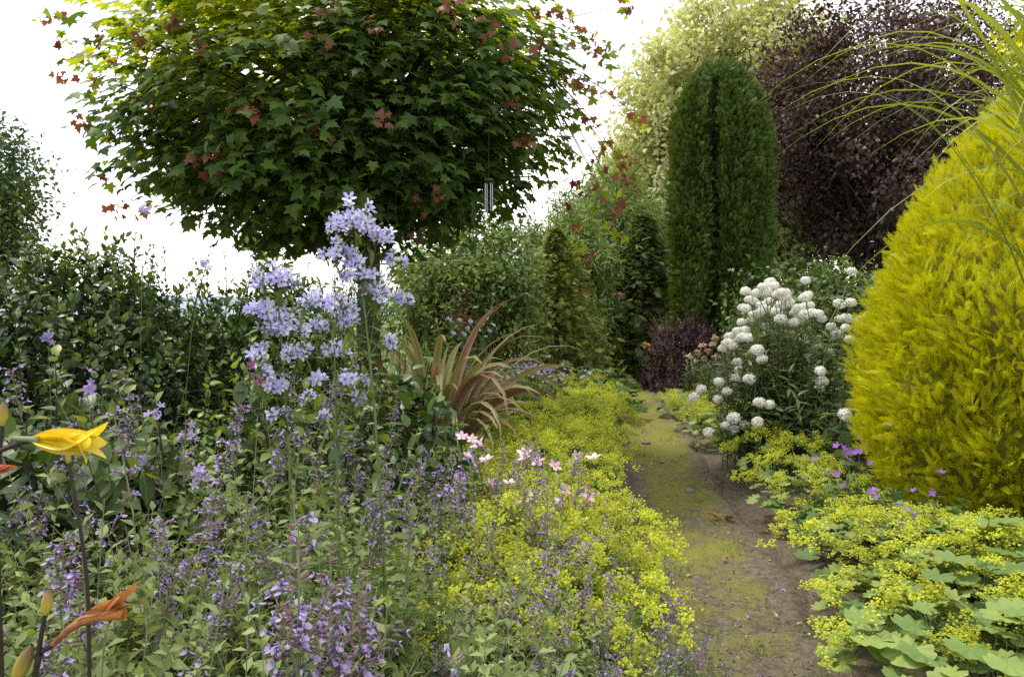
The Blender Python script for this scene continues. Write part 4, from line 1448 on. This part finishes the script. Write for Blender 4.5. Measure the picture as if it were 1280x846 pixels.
def white_plant():
    r = np.random.default_rng(165)
    x, y = 2.12, 6.15
    z0 = float(gz(x, y))
    t = thing('white_pompom_plant', 'big leafy clump of white pompom flowers right of the path', 'flower', (x, y, z0))
    off = np.array([x, y, z0])
    crop = [(430, 140), (348, 168), (338, 222), (385, 175), (375, 202), (440, 165), (470, 172), (490, 205), (545, 190), (547, 133), (700, 103), (660, 210), (697, 206), (770, 222), (757, 248), (730, 265), (660, 260), (683, 258), (632, 285), (680, 290), (653, 310), (693, 328), (626, 368), (455, 180), (400, 215), (410, 228), (445, 225), (375, 247), (335, 270), (365, 265), (415, 285), (428, 307), (465, 260), (500, 275), (525, 265), (493, 310), (535, 324), (545, 220), (560, 215), (590, 243), (570, 240), (525, 225), (295, 318), (308, 335), (273, 357), (335, 320), (360, 322), (322, 402), (328, 428), (316, 458), (362, 458), (260, 467), (202, 492), (177, 519), (257, 525), (288, 500), (370, 375), (388, 362), (403, 392), (395, 535), (428, 543), (388, 600), (309, 587), (282, 612), (310, 625), (226, 634), (597, 432), (602, 466), (592, 490), (678, 577), (345, 612), (420, 150), (445, 150), (480, 190), (510, 270), (305, 350), (740, 285), (790, 178), (415, 175), (425, 200), (360, 195), (395, 240), (450, 240), (350, 225), (465, 215), (510, 240), (545, 245), (320, 300), (345, 300), (290, 340), (480, 175), (405, 155), (555, 180), (600, 260)]
    tips = []
    for cx, cy in crop:
        tips.append(at(800 + cx / 2.644, 300 + cy / 2.644, y + r.normal() * .18 - .55 * max(0, cy - 300) / 330) - off)
    tips = np.array(tips)
    n = len(tips)
    A = np.stack([r.normal(size=n) * .16, r.normal(size=n) * .12, np.zeros(n)], -1)
    A[:, 0] += tips[:, 0] * .25
    b = MB()
    K = 8
    s = np.linspace(0, 1, K)[None, :, None]
    ctrl = A * .4 + tips * .6
    ctrl[:, 2] = tips[:, 2] * .55 + .25
    P = A[:, None] * (1 - s) ** 2 + ctrl[:, None] * 2 * s * (1 - s) + tips[:, None] * s * s
    b.tubes(P, np.broadcast_to(np.linspace(.0055, .003, K), (n, K)), 5, 0)
    part('stems', b.mesh('pompom_stems', [M['twig_green']]), t)
    b = MB()
    idx = np.repeat(np.arange(n), 30)
    f = r.uniform(.08, .82, len(idx))
    k = f * (K - 1)
    k0 = k.astype(int)
    fr = (k - k0)[:, None]
    p = P[idx, k0] * (1 - fr) + P[idx, k0 + 1] * fr
    o = rsphere(r, len(idx)) * np.array([1, 1, .2])
    b.leaves(LANCE, frames(o + UP * .25, UP + r.normal(size=(len(idx), 3)) * .35), p, .15 * (1.15 - .7 * f) * r.uniform(.6, 1.1, len(idx)), np.where(r.uniform(0, 1, len(idx)) < .3, 1, 0))
    # leafy filler round the foot
    m = 70
    a = r.uniform(0, 6.28, m)
    q = np.sqrt(r.uniform(0, 1, m))
    P0 = np.stack([np.cos(a) * q * .55 + .1, np.sin(a) * q * .35, 0 * a], -1)
    shoots(b, r, P0, UP + r.normal(size=(m, 3)) * .25, r.uniform(.45, .95, m), 24, LANCE, .13, 0, 2, .004, .3, taper=.3)
    part('leaves', b.mesh('pompom_leaves', [M['broad'], M['shoot'], M['twig_green']]), t)
    dirs = nrm(P[:, -1] - P[:, -2] + UP * .15)
    for i in range(n):
        R = frames(perp(dirs[i])[0][None], dirs[i][None])[0]
        part('flower_head', POM[i % 3], t, tips[i], R, r.uniform(.040, .056))


white_plant()

# ------------------------------------------------------------------ cranesbill and other mound plants
NV_MOUND = 4
MOUND = []
def mound_mesh(seed, mat, n=150, R=.34, h=.34, lsz=.045, base=PALM, name='mound'):
    r = np.random.default_rng(seed)
    a = r.uniform(0, 6.28, n)
    q = np.sqrt(r.uniform(0.0, 1, n))
    p = np.stack([np.cos(a) * q * R, np.sin(a) * q * R, h * (1 - .75 * q ** 2) * r.uniform(.55, 1.08, n)], -1)
    o = np.stack([np.cos(a), np.sin(a), 0 * a], -1)
    ax = nrm(o + r.normal(size=(n, 3)) * .5 - UP * .15)
    nn = nrm(UP + o * (.6 * q)[:, None] + r.normal(size=(n, 3)) * .35)
    b = MB()
    b.leaves(base, frames(ax, nn), p, lsz * r.uniform(.6, 1.3, n), 0)
    limbs(b, r, np.stack([r.normal(size=n) * .03, r.normal(size=n) * .03, np.zeros(n)], -1), p, np.full(n, .0016), 1, .1, 5, 4)
    return b.mesh(name, [M[mat], M['twig_green']])


for k in range(NV_MOUND):
    MOUND.append(mound_mesh(170 + k, 'ger_leaf'))
MOUND_DARK = [mound_mesh(175 + k, 'dull', lsz=.05) for k in range(2)]


def flower_mesh(seed, base, mat, cen='alch_fl'):
    b = MB()
    b.leaves(base, np.eye(3)[None], np.zeros((1, 3)), 1.0, 0)
    r = np.random.default_rng(seed)
    b.leaves(FLORET, frames(rsphere(r, 5), rsphere(r, 5)), np.array([[0, 0, .12]]) + r.normal(size=(5, 3)) * .05, .14, 1)
    return b.mesh('open_flower', [M[mat], M[cen]])


FL = {'violet': flower_mesh(1, CUP5, 'violet'), 'pink': flower_mesh(2, CUP5, 'pink'), 'magenta': flower_mesh(3, CUP5, 'magenta'), 'lilac': flower_mesh(4, CUP5, 'lav'), 'pale': flower_mesh(5, CUP5, 'camp')}


def mound(name, label, x, y, sc, seed, meshes, flowers=(), fl='violet', fsize=.016, group=None, cat='plant', stem='twig_green'):
    """leaf mound; flowers are world points"""
    r = np.random.default_rng(seed)
    z0 = float(gz(x, y))
    t = thing(name, label, cat, (x, y, z0), 0, 1, group)
    part('foliage', meshes[seed % len(meshes)], t, (0, 0, 0), frames(np.array([[math.cos(seed), math.sin(seed), 0]]), UP[None])[0], sc)
    if len(flowers):
        off = np.array([x, y, z0])
        tips = np.array(flowers) - off
        b = MB()
        limbs(b, r, np.stack([r.normal(size=len(tips)) * .06 + tips[:, 0] * .3, r.normal(size=len(tips)) * .06 + tips[:, 1] * .3, np.full(len(tips), .03)], -1), tips, np.full(len(tips), .0022), 0, .08, 6, 4)
        part('flower_stems', b.mesh('flower_stems', [M[stem]]), t)
        for p in tips:
            d = nrm((np.array([r.normal() * .45, -.55 + r.normal() * .35, .75]))[None])
            part('flower', FL[fl], t, p, frames(perp(d)[0], d)[0], fsize * r.uniform(.8, 1.2))
    return t


crop = [(680, 95), (710, 112), (750, 70), (750, 112), (785, 150), (612, 137), (643, 180), (703, 223), (715, 137), (680, 185), (700, 100), (735, 118)]
mound('cranesbill', 'violet-flowered cranesbill on the right, between white flowers and yellow conifer', 1.85, 4.25, 1.0, 3, MOUND,
      [at(780 + cx / 2.56, 520 + cy / 2.56, 4.05 + .03 * (i % 5)) for i, (cx, cy) in enumerate(crop)], 'violet', .020)
crop = [(845, 28), (790, 243), (810, 260), (883, 285), (908, 300), (925, 318), (887, 342), (1016, 180), (926, 238), (1115, 372), (985, 246), (800, 235)]
mound('cranesbill', 'violet-flowered cranesbill sprawling against the foot of the yellow conifer', 2.1, 3.8, 1.0, 4, MOUND,
      [at(780 + cx / 2.56, 520 + cy / 2.56, 3.45 + .03 * (i % 4)) for i, (cx, cy) in enumerate(crop)], 'violet', .018)

pk = [(577, 546), (590, 549), (598, 556), (575, 600), (597, 557), (614, 603), (637, 604), (655, 567), (672, 577), (693, 583), (705, 612), (667, 622), (645, 626), (700, 626), (735, 621), (742, 573), (608, 575), (655, 572), (638, 629), (584, 570), (720, 570)]
mound('musk_mallow', 'pale pink mallow with open cup flowers among the lime froth', -.08, 3.5, 1.1, 5, MOUND, [at(a_, b_, 3.15 + .04 * (i % 6)) for i, (a_, b_) in enumerate(pk[:9])], 'pink', .030, stem='stem_red')
mound('musk_mallow', 'pale pink mallow flowering inside the lime froth, nearer the path', .2, 3.35, 1.1, 6, MOUND, [at(a_, b_, 3.05 + .04 * (i % 6)) for i, (a_, b_) in enumerate(pk[9:])], 'pink', .030, stem='stem_red')

# leafy fill of the middle of the left bed
r = np.random.default_rng(180)
i = 0
for yy in np.arange(3.5, 9.5, .55):
    xr = pl(yy) - .85
    xl = -.24 * yy if yy < 5 else -.17 * yy - .2
    for xx in np.arange(xl, xr, .52):
        x, y = xx + r.normal() * .08, yy + r.normal() * .08
        if y < 4.7:
            lb = 'bright green lobed-leaf cranesbill clump between bellflower and lime froth'
        elif y < 6.2:
            lb = 'green lobed-leaf cranesbill clump at the foot of the phormium'
        else:
            lb = 'green lobed-leaf cranesbill clump in the bed beyond the phormium'
        hgt = float(np.clip(1.45 - .02 * y, 1.1, 1.5))
        mound('leafy_cranesbill', lb, x, y, hgt * r.uniform(.85, 1.15), 20 + i, MOUND if r.uniform() < .75 else MOUND_DARK, group='leafy cranesbill clumps in the left bed')
        i += 1


def rnd_flowers(seed, x, y, n, R, z, dz):
    r = np.random.default_rng(seed)
    return [np.array([x + r.normal() * R, y + r.normal() * R, z + r.normal() * dz]) for _ in range(n)]


mound('mauve_flower_clump', 'low clump dotted with small mauve flowers behind the far lime froth', .38, 8.9, 1.4, 8, MOUND_DARK, rnd_flowers(5, .38, 8.8, 60, .24, .62, .05), 'lilac', .024)
mound('mauve_flower_clump', 'mauve-dotted clump nearer the tips of the phormium leaves', .08, 8.0, 1.5, 9, MOUND_DARK, rnd_flowers(6, .1, 7.9, 45, .22, .72, .06), 'lilac', .024)
mound('lilac_phlox', 'white and lilac flower cluster just behind the phormium leaves', -.28, 7.0, 2.0, 10, MOUND_DARK,
      [at(560 + (i * 37 % 60), 398 + (i * 13 % 24), 6.9) for i in range(34)], 'pale', .022)
mound('lilac_phlox', 'small lilac flowers on dark foliage at the left foot of the phormium', -.75, 5.0, 1.7, 11, MOUND_DARK, [at(520 + (i * 17 % 60), 500 + (i * 29 % 45), 4.9) for i in range(8)], 'magenta', .018)

# plants in the far bed between path and clipped column
for i, (x, y, s, lb) in enumerate([(.95, 10.6, 2.0, 'green leafy clump left of the crimson flowers in the far bed'),
                                   (1.0, 9.4, 1.6, 'rounded green clump behind the far lime froth left of the path end'),
                                   (.85, 12.9, 2.2, 'tall green bush below the feathery tree at the path end'),
                                   (3.0, 11.4, 1.2, 'green clump in front of the purple barberry'),
                                   (2.5, 7.3, 1.3, 'leafy clump left behind the white pompom flowers'),
                                   (3.1, 8.2, 2.2, 'leafy clump right behind the white pompom flowers'),
                                   (2.9, 17.6, 3.0, 'green bush where the path ends before the clipped column'),
                                   (3.3, 5.9, 2.2, 'leafy clump between the white flowers and the yellow conifer'),
                                   (2.75, 5.6, 1.7, 'dark leafy clump beside the yellow conifer')]):
    mound('leafy_clump', lb, x, y, s, 300 + i, MOUND if i % 2 else MOUND_DARK)


def bergamot(label, x, y, pts, mat, size, seed, h=.9, n=45, leafmat='shoot'):
    r = np.random.default_rng(seed)
    z0 = float(gz(x, y))
    t = thing('flowering_perennial', label, 'flower', (x, y, z0))
    off = np.array([x, y, z0])
    a = r.uniform(0, 6.28, n); q = np.sqrt(r.uniform(0, 1, n))
    P0 = np.stack([np.cos(a) * q * .3, np.sin(a) * q * .3, 0 * a], -1)
    b = MB()
    shoots(b, r, P0, UP + r.normal(size=(n, 3)) * .15, h * r.uniform(.7, 1.05, n), 26, LANCE, .13, 0, 1, .004, .4, taper=.3)
    part('foliage', b.mesh('perennial_foliage', [M[leafmat], M['twig_green']]), t)
    tips = np.array(pts) - off
    b = MB()
    limbs(b, r, np.stack([tips[:, 0] * .5, tips[:, 1] * .5, np.full(len(tips), .1)], -1), tips, np.full(len(tips), .004), 0, .02, 5, 4)
    part('flower_stems', b.mesh('perennial_stems', [M['twig_green']]), t)
    for p in tips:
        b = MB()
        m = 34
        d = rsphere(r, m); d[:, 2] = d[:, 2] * .6 + .1
        b.leaves(OVATE_LO, frames(d, UP + r.normal(size=(m, 3)) * .3), d * .3 * size, size * r.uniform(.6, 1.1, m), 0)
        part('flower_head', b.mesh('ragged_head', [M[mat]]), t, p, np.eye(3), 1)
    return t


bergamot('tall perennial with flat crimson flower heads at the far end of the path', 1.72, 15.5, [at(px, py, 15.4) for px, py in ((750, 356), (758, 358), (766, 360), (772, 357), (781, 353), (788, 370), (795, 368), (803, 366), (800, 372), (768, 355), (744, 360))], 'crimson', .060, 191, 1.5, 60)
bergamot('single pink rose in front of the crimson flower heads', 1.95, 14.9, [at(773, 369, 14.9)], 'rose', .095, 192, 1.2, 30)
bergamot('low apricot rose beside the purple barberry', 2.55, 14.6, [at(806, 432, 14.5), at(811, 434, 14.55)], 'apricot', .075, 193, .55, 20)
bergamot('scarlet-flowered plant left of the crimson flower heads', .95, 11.6, [at(px, py, 11.5) for px, py in ((722, 378), (738, 366), (741, 320), (733, 327))], 'crimson', .05, 194, .9, 40)
bergamot('faded beige flower heads on the slope right of the purple barberry', 2.5, 10.5, [at(px, py, 10.4) for px, py in ((872, 440), (880, 448), (890, 430), (868, 452), (885, 438), (895, 446), (862, 446), (878, 432), (893, 422), (884, 458), (870, 462))], 'beige', .050, 195, .55, 22, 'dull')


dome_shrub('purple_barberry', 'low dark purple barberry mound on the right side of the path', 2.82, 12.9, .76, 1.12, 196, 620, 26, .045, ('berb', 'berb'), OVATE_LO, 14, .15, .28)
dome_shrub('purple_barberry', 'small dusky purple shrub behind the white pompom flowers', 2.85, 8.9, .7, 1.35, 197, 300, 24, .045, ('berb', 'dull'), OVATE_LO, 14, .15, .3, tipfrac=.7)

# violet clematis-like flowers in the evergreen shrubs
FLS = [(115, 480), (195, 514), (240, 545), (326, 470), (183, 262), (180, 575), (250, 590), (60, 425), (255, 330)]
for i, (px, py) in enumerate(FLS):
    d = 2.35 + .1 * (i % 3)
    if py < 300 or px == 255:
        d = 3.6
    if px == 60:
        d = 2.9
    p = at(px, py, d)
    lb = ['blue-violet bloom among the shrub leaves above the yellow lily', 'drooping blue-violet bell right of the yellow lily', 'violet bloom between lily and bellflower',
          'magenta-purple bloom under the left bellflower head', 'violet bloom high on the evergreen shrub against the sky', 'violet bloom in the catmint beside the lily stem',
          'violet bloom in the catmint below the shrubs', 'lilac sprig on the dark shrub near the left edge', 'small violet bloom on top of the dark shrub'][i]
    z0 = float(gz(p[0], d))
    t = thing('wild_bloom', lb, 'flower', (p[0], d + .05, z0))
    b = MB()
    e = p - np.array([p[0], d + .05, z0])
    limbs(b, np.random.default_rng(i), np.zeros((1, 3)), e[None], np.array([.003]), 0, .0, 6, 5)
    part('stem', b.mesh('bloom_stem', [M['twig_green']]), t)
    rr = np.random.default_rng(200 + i)
    b = MB()
    m = 7
    dd = nrm(rsphere(rr, m) + np.array([0, -.6, .2]))
    b.leaves(STAR5, frames(perp(dd)[0], dd), rr.normal(size=(m, 3)) * .012, .016 * rr.uniform(.7, 1.2, m), 0)
    part('flower_head', b.mesh('bloom_head', [M['magenta'] if i == 3 else M['lav']]), t, e, np.eye(3), 1)


# ------------------------------------------------------------------ day lilies at the left edge
def tepal(mb, r, org, axis, nrmv, L, W, curl, mat, K=9, flare=.5, wave=.0):
    """one petal starting along axis, bending away along nrmv"""
    s = np.linspace(0, 1, K)
    axis, nrmv = nrm(np.array(axis, float)), nrm(np.array(nrmv, float))
    ang = -.05 + flare * s + curl * s ** 3
    st = L / (K - 1)
    a = np.cumsum(np.cos(ang)) * st
    n = np.cumsum(np.sin(ang)) * st
    P = org + axis * (a - a[0])[:, None] + nrmv * (n - n[0])[:, None]
    w = W * np.sin(np.clip(s * .93 + .06, 0, 1) * math.pi) ** .75
    side = np.cross(axis, nrmv)
    sd = np.repeat(side[None], K, 0) + nrmv * (wave * np.sin(s * 9))[:, None]
    mb.strips(P[None], w[None], sd[None], mat, -.25)


def lily_stem(t, pts, r0, name='stem', mat='stem_dark'):
    pts = np.array(pts)
    K = 14
    s = np.linspace(0, 1, len(pts))
    ss = np.linspace(0, 1, K)
    # smooth by Catmull-like interpolation
    P = np.stack([np.interp(ss, s, pts[:, i]) for i in range(3)], -1)
    for _ in range(2):
        P[1:-1] = (P[:-2] + 2 * P[1:-1] + P[2:]) / 4
    b = MB()
    b.tubes(P, np.linspace(r0, r0 * .75, K), 7, 0)
    part(name, b.mesh('lily_stem', [M[mat]]), t)


def lily():
    r = np.random.default_rng(211)
    d = .95
    g = lambda px, py, dd=d: at(px, py, dd)
    # open yellow flower
    base = g(-20, 1000)
    base = np.array([g(-60, 0)[0], d, float(gz(g(-60, 0)[0], d))])
    t = thing('day_lily', 'open yellow trumpet lily at the left edge, facing right', 'flower', base)
    nk = g(38, 549) - base
    tail = g(-25, 572) - base
    lily_stem(t, [np.zeros(3), g(-50, 700) - base, tail, nk], .0035)
    b = MB()
    ax = nrm(g(112, 553, d - .0) - g(38, 549))
    e1 = np.array([0, 0, 1.]); e1 = nrm(e1 - ax * (e1 @ ax)); e2 = np.cross(ax, e1)
    b.tubes(np.stack([nk - ax * .02, nk, nk + ax * .012]), np.array([.003, .0035, .006]), 8, 1)
    fl = part('flower', b.mesh('lily_tube', [M['lily'], M['stem_grey']]), t)
    for k in range(6):
        a = k * math.pi / 3 + .35
        n_ = e1 * math.cos(a) + e2 * math.sin(a)
        b = MB()
        tepal(b, r, nk + ax * .004, ax, n_, .088 * (1.0 if k % 2 else .93), .0115 if k % 2 else .016, .35 + .22 * (k % 3), 0, 12, .34, .12)
        part('petal', b.mesh('lily_petal', [M['lily']]), fl)
    # withered orange flower and buds on one stem
    base2 = np.array([g(70, 0, .9)[0], .9, float(gz(g(70, 0, .9)[0], .9))])
    t2 = thing('day_lily', 'day lily stem with a withered orange flower and closed buds, bottom left', 'flower', base2)
    q = lambda px, py, dd=.9: at(px, py, dd) - base2
    lily_stem(t2, [np.zeros(3), q(35, 900), q(48, 815), q(66, 806)], .004)
    b = MB()
    c0, c1 = q(66, 806), q(178, 758)
    ax = nrm(c1 - c0)
    e1 = nrm(UP - ax * (UP @ ax)); e2 = np.cross(ax, e1)
    K = 12
    s = np.linspace(0, 1, K)
    L = np.linalg.norm(c1 - c0)
    P = c0 + ax * (s * L * .8)[:, None] + e1 * (.012 * np.sin(s * 3.1))[:, None]
    b.tubes(P, .0030 + .0065 * s ** 1.3 * (1 - .35 * s), 8, 0)
    for k in range(6):
        a = k * math.pi / 3
        n_ = e1 * math.cos(a) + e2 * math.sin(a)
        tepal(b, r, P[4] + n_ * .003, nrm(ax + e1 * .1 + n_ * .03), n_, .075 + .01 * r.normal(), .007, r.normal() * .5, 0, 10, .10, .5)
    part('withered_flower', b.mesh('withered_flower', [M['lily_old']]), t2)
    lily_stem(t2, [q(46, 830), q(52, 790), q(57, 765)], .003, 'bud_stem')
    lily_stem(t2, [q(20, 920), q(18, 880), q(22, 848)], .003, 'bud_stem')

    def bud(tt, a0, a1, rad, nm='bud'):
        bb = MB()
        s = np.linspace(0, 1, 10)
        P = a0 + (a1 - a0) * s[:, None]
        bb.tubes(P, rad * np.sin(np.clip(s * .9 + .07, 0, 1) * math.pi) ** .7, 9, 0)
        part(nm, bb.mesh('lily_bud', [M['bud']]), tt)
    bud(t2, q(57, 768), q(61, 736), .0062)
    bud(t2, q(18, 852), q(40, 806), .0085)
    # buds cut by the left edge
    base3 = np.array([g(2, 0, .95)[0], 1.0, float(gz(g(2, 0)[0], 1.0))])
    t3 = thing('day_lily', 'upright lily bud at the left edge above the open yellow flower', 'flower', base3)
    q3 = lambda px, py: at(px, py, .98) - base3
    lily_stem(t3, [np.zeros(3), q3(-6, 640), q3(3, 530)], .003)
    bud(t3, q3(3, 532), q3(5, 502), .0058)
    base4 = np.array([at(-8, 0, .9)[0], .9, float(gz(-.58, .9))])
    t4 = thing('day_lily', 'orange-tipped lily bud poking in at the left edge under the yellow flower', 'flower', base4)
    q4 = lambda px, py: at(px, py, .9) - base4
    lily_stem(t4, [np.zeros(3), q4(-25, 680), q4(-30, 590)], .003)
    b = MB()
    for k in range(4):
        n_ = np.array([0, math.cos(k * 1.57), math.sin(k * 1.57)])
        tepal(b, r, q4(-30, 590), np.array([1, 0, .12]), n_, .045, .006, .2, 0, 8, .12, .3)
    part('bud', b.mesh('orange_bud', [M['lily_old']]), t4)
    base5 = np.array([at(88, 0, 1.12)[0] + .03, 1.12, float(gz(-.6, 1.12))])
    t5 = thing('day_lily', 'bare dark lily stalk standing right below the open yellow flower', 'flower', base5)
    q5 = lambda px, py: at(px, py, 1.12) - base5
    lily_stem(t5, [np.zeros(3), q5(112, 790), q5(109, 720), q5(99, 650), q5(86, 578)], .0030)
    bud(t5, q5(86, 580), q5(84, 560), .004)
    # strap leaves at the foot
    for tt in (t, t2, t5):
        n = 16
        a = r.uniform(0, 6.28, n)
        o = np.stack([np.cos(a), np.sin(a), 0 * a], -1)
        s = np.linspace(0, 1, 9)[None, :, None]
        Lh = r.uniform(.35, .6, n)[:, None, None]
        P = o[:, None] * Lh * .55 * s ** 1.6 + UP * Lh * (s - .45 * s ** 3)
        b = MB()
        b.strips(P, .011 * np.minimum(1, (1.02 - s[..., 0]) * 2) * np.ones((n, 1)), np.stack([-np.sin(a), np.cos(a), 0 * a], -1), 0, .3)
        part('leaves', b.mesh('lily_leaves', [M['shoot']]), tt)


lily()

# ------------------------------------------------------------------ litter on the path
r = np.random.default_rng(221)
LITTER = [(905, 655, .10, 'pair of curled brown dead leaves lying on the path', 2), (905, 710, .05, 'single tan dead leaf on the path below the curled pair', 1),
          (1000, 785, .045, 'reddish dead leaf near the right path edge, bottom', 1), (886, 759, .03, 'tiny pale fallen petal on the bare earth of the path', 1),
          (938, 777, .035, 'small pale leaf scrap in the lower middle of the path', 1), (862, 770, .05, 'dark dead leaf at the left path edge near the bottom', 1)]
for px, py, s, lb, n in LITTER:
    d = 1300.0 / (py - HOR)
    x = (px - 640) / F * d
    t = thing('dead_leaf', lb, 'leaf', (x, d, .018))
    b = MB()
    a = r.uniform(0, 6.28) + np.arange(n) * 2.2
    o = np.stack([np.cos(a), np.sin(a), 0 * a + .15], -1)
    b.leaves(leaf_base([(0, 0), (.2, .16), (.5, .22), (.8, .13), (1, 0)], .9, -.25), frames(o, UP + r.normal(size=(n, 3)) * .2), o * .01 + UP * .012, s, 0)
    part('blade', b.mesh('dead_leaf', [M['brown_leaf'] if 'pale' not in lb else M['beige']]), t)
STONES = [(808, 556, .055, 'flat grey stone at the left edge of the mossy path'), (880, 563, .03, 'small stone on the mossy stretch of the path'),
          (895, 606, .035, 'pale stone on the bare patch by the right path edge'), (862, 617, .05, 'flat stone in the middle of the bare patch'), (828, 580, .03, 'dark small stone left on the mossy path')]
for px, py, s, lb in STONES:
    d = 1300.0 / (py - HOR)
    x = (px - 640) / F * d
    b = MB()
    A_, B_ = np.meshgrid(np.linspace(-1.57, 1.57, 9), np.linspace(0, 6.2832, 15), indexing='ij')
    V = np.stack([np.cos(A_) * np.cos(B_), .7 * np.cos(A_) * np.sin(B_), .35 * np.sin(A_)], -1)
    V = V * (1 + .18 * lump(V.reshape(-1, 3), int(px), 2.2).reshape(A_.shape)[..., None]) * s
    b.grid(V)
    o = bpy.data.objects.new('stone', b.mesh('stone', [M['stone']]))
    COL.objects.link(o)
    o.location = (x, d, .02)
    o.rotation_euler = (0, 0, px)
    tag(o, lb, 'stone')

# grit and tiny grass on the path: nobody could count them
b = MB()
n = 6000
yy = 2.2 + r.uniform(0, 1, n) ** 1.6 * 8
u = r.uniform(-1, 1, n)
p = np.stack([path_c(yy) + u * path_w(yy), yy, np.full(n, .016) + .03 * u * u], -1)
TET = pack([(-.5, -.4, 0), (.5, -.4, 0), (.1, .6, 0), (.05, .0, .45)], [(0, 1, 3), (1, 2, 3), (2, 0, 3), (0, 2, 1)])
b.leaves(TET, frames(rsphere(r, n) * np.array([1, 1, .1]), UP + r.normal(size=(n, 3)) * .2), p, .003 + .016 * r.uniform(0, 1, n) ** 5, 0)
o = bpy.data.objects.new('gravel', b.mesh('grit', [M['stone']], False))
COL.objects.link(o)
o['kind'] = 'stuff'
tag(o, 'loose grit and crumbs scattered over the earth path', 'gravel')
b = MB()
n = 420
yy = 2.3 + r.uniform(0, 1, n) ** 1.5 * 9
u = np.clip(r.normal(size=n) * .75, -1.1, 1.1)
p = np.stack([path_c(yy) + u * path_w(yy), yy, np.full(n, .017) + .03 * u * u], -1)
b.leaves(leaf_base([(0, 0), (.45, .25), (1, 0)], .8, -.3), frames(rsphere(r, n) * np.array([1, 1, .2]), UP + r.normal(size=(n, 3)) * .35), p, .008 + .028 * r.uniform(0, 1, n) ** 2.5, r.integers(2, size=n))
o = bpy.data.objects.new('leaf_litter', b.mesh('leaf_litter', [M['brown_leaf'], M['beige']]))
COL.objects.link(o)
o['kind'] = 'stuff'
tag(o, 'crumbled dead leaves and petals strewn on the earth path', 'leaf litter')
b = MB()
n = 2600
cl = np.stack([r.uniform(-1.1, .9, 60), 2.5 + r.uniform(0, 1, 60) ** 1.5 * 6], -1)
k = r.integers(60, size=n)
yy = cl[k, 1] + r.normal(size=n) * .05
u = np.clip(cl[k, 0] + r.normal(size=n) * .12, -1.15, 1.15)
p = np.stack([path_c(yy) + u * path_w(yy), yy, np.full(n, .008) + .03 * u * u], -1)
s = np.linspace(0, 1, 4)[None, :, None]
dr = nrm(UP + r.normal(size=(n, 3)) * .5)
P = p[:, None] + dr[:, None] * s * (.02 + .035 * r.uniform(0, 1, n))[:, None, None]
b.strips(P, .0014 * (1.05 - s[..., 0]) * np.ones((n, 1)), rsphere(r, n), 0, .1)
o = bpy.data.objects.new('grass', b.mesh('path_grass', [M['mint_low']]))
COL.objects.link(o)
o['kind'] = 'stuff'
tag(o, 'sparse short grass sprouting in the earth path', 'grass')
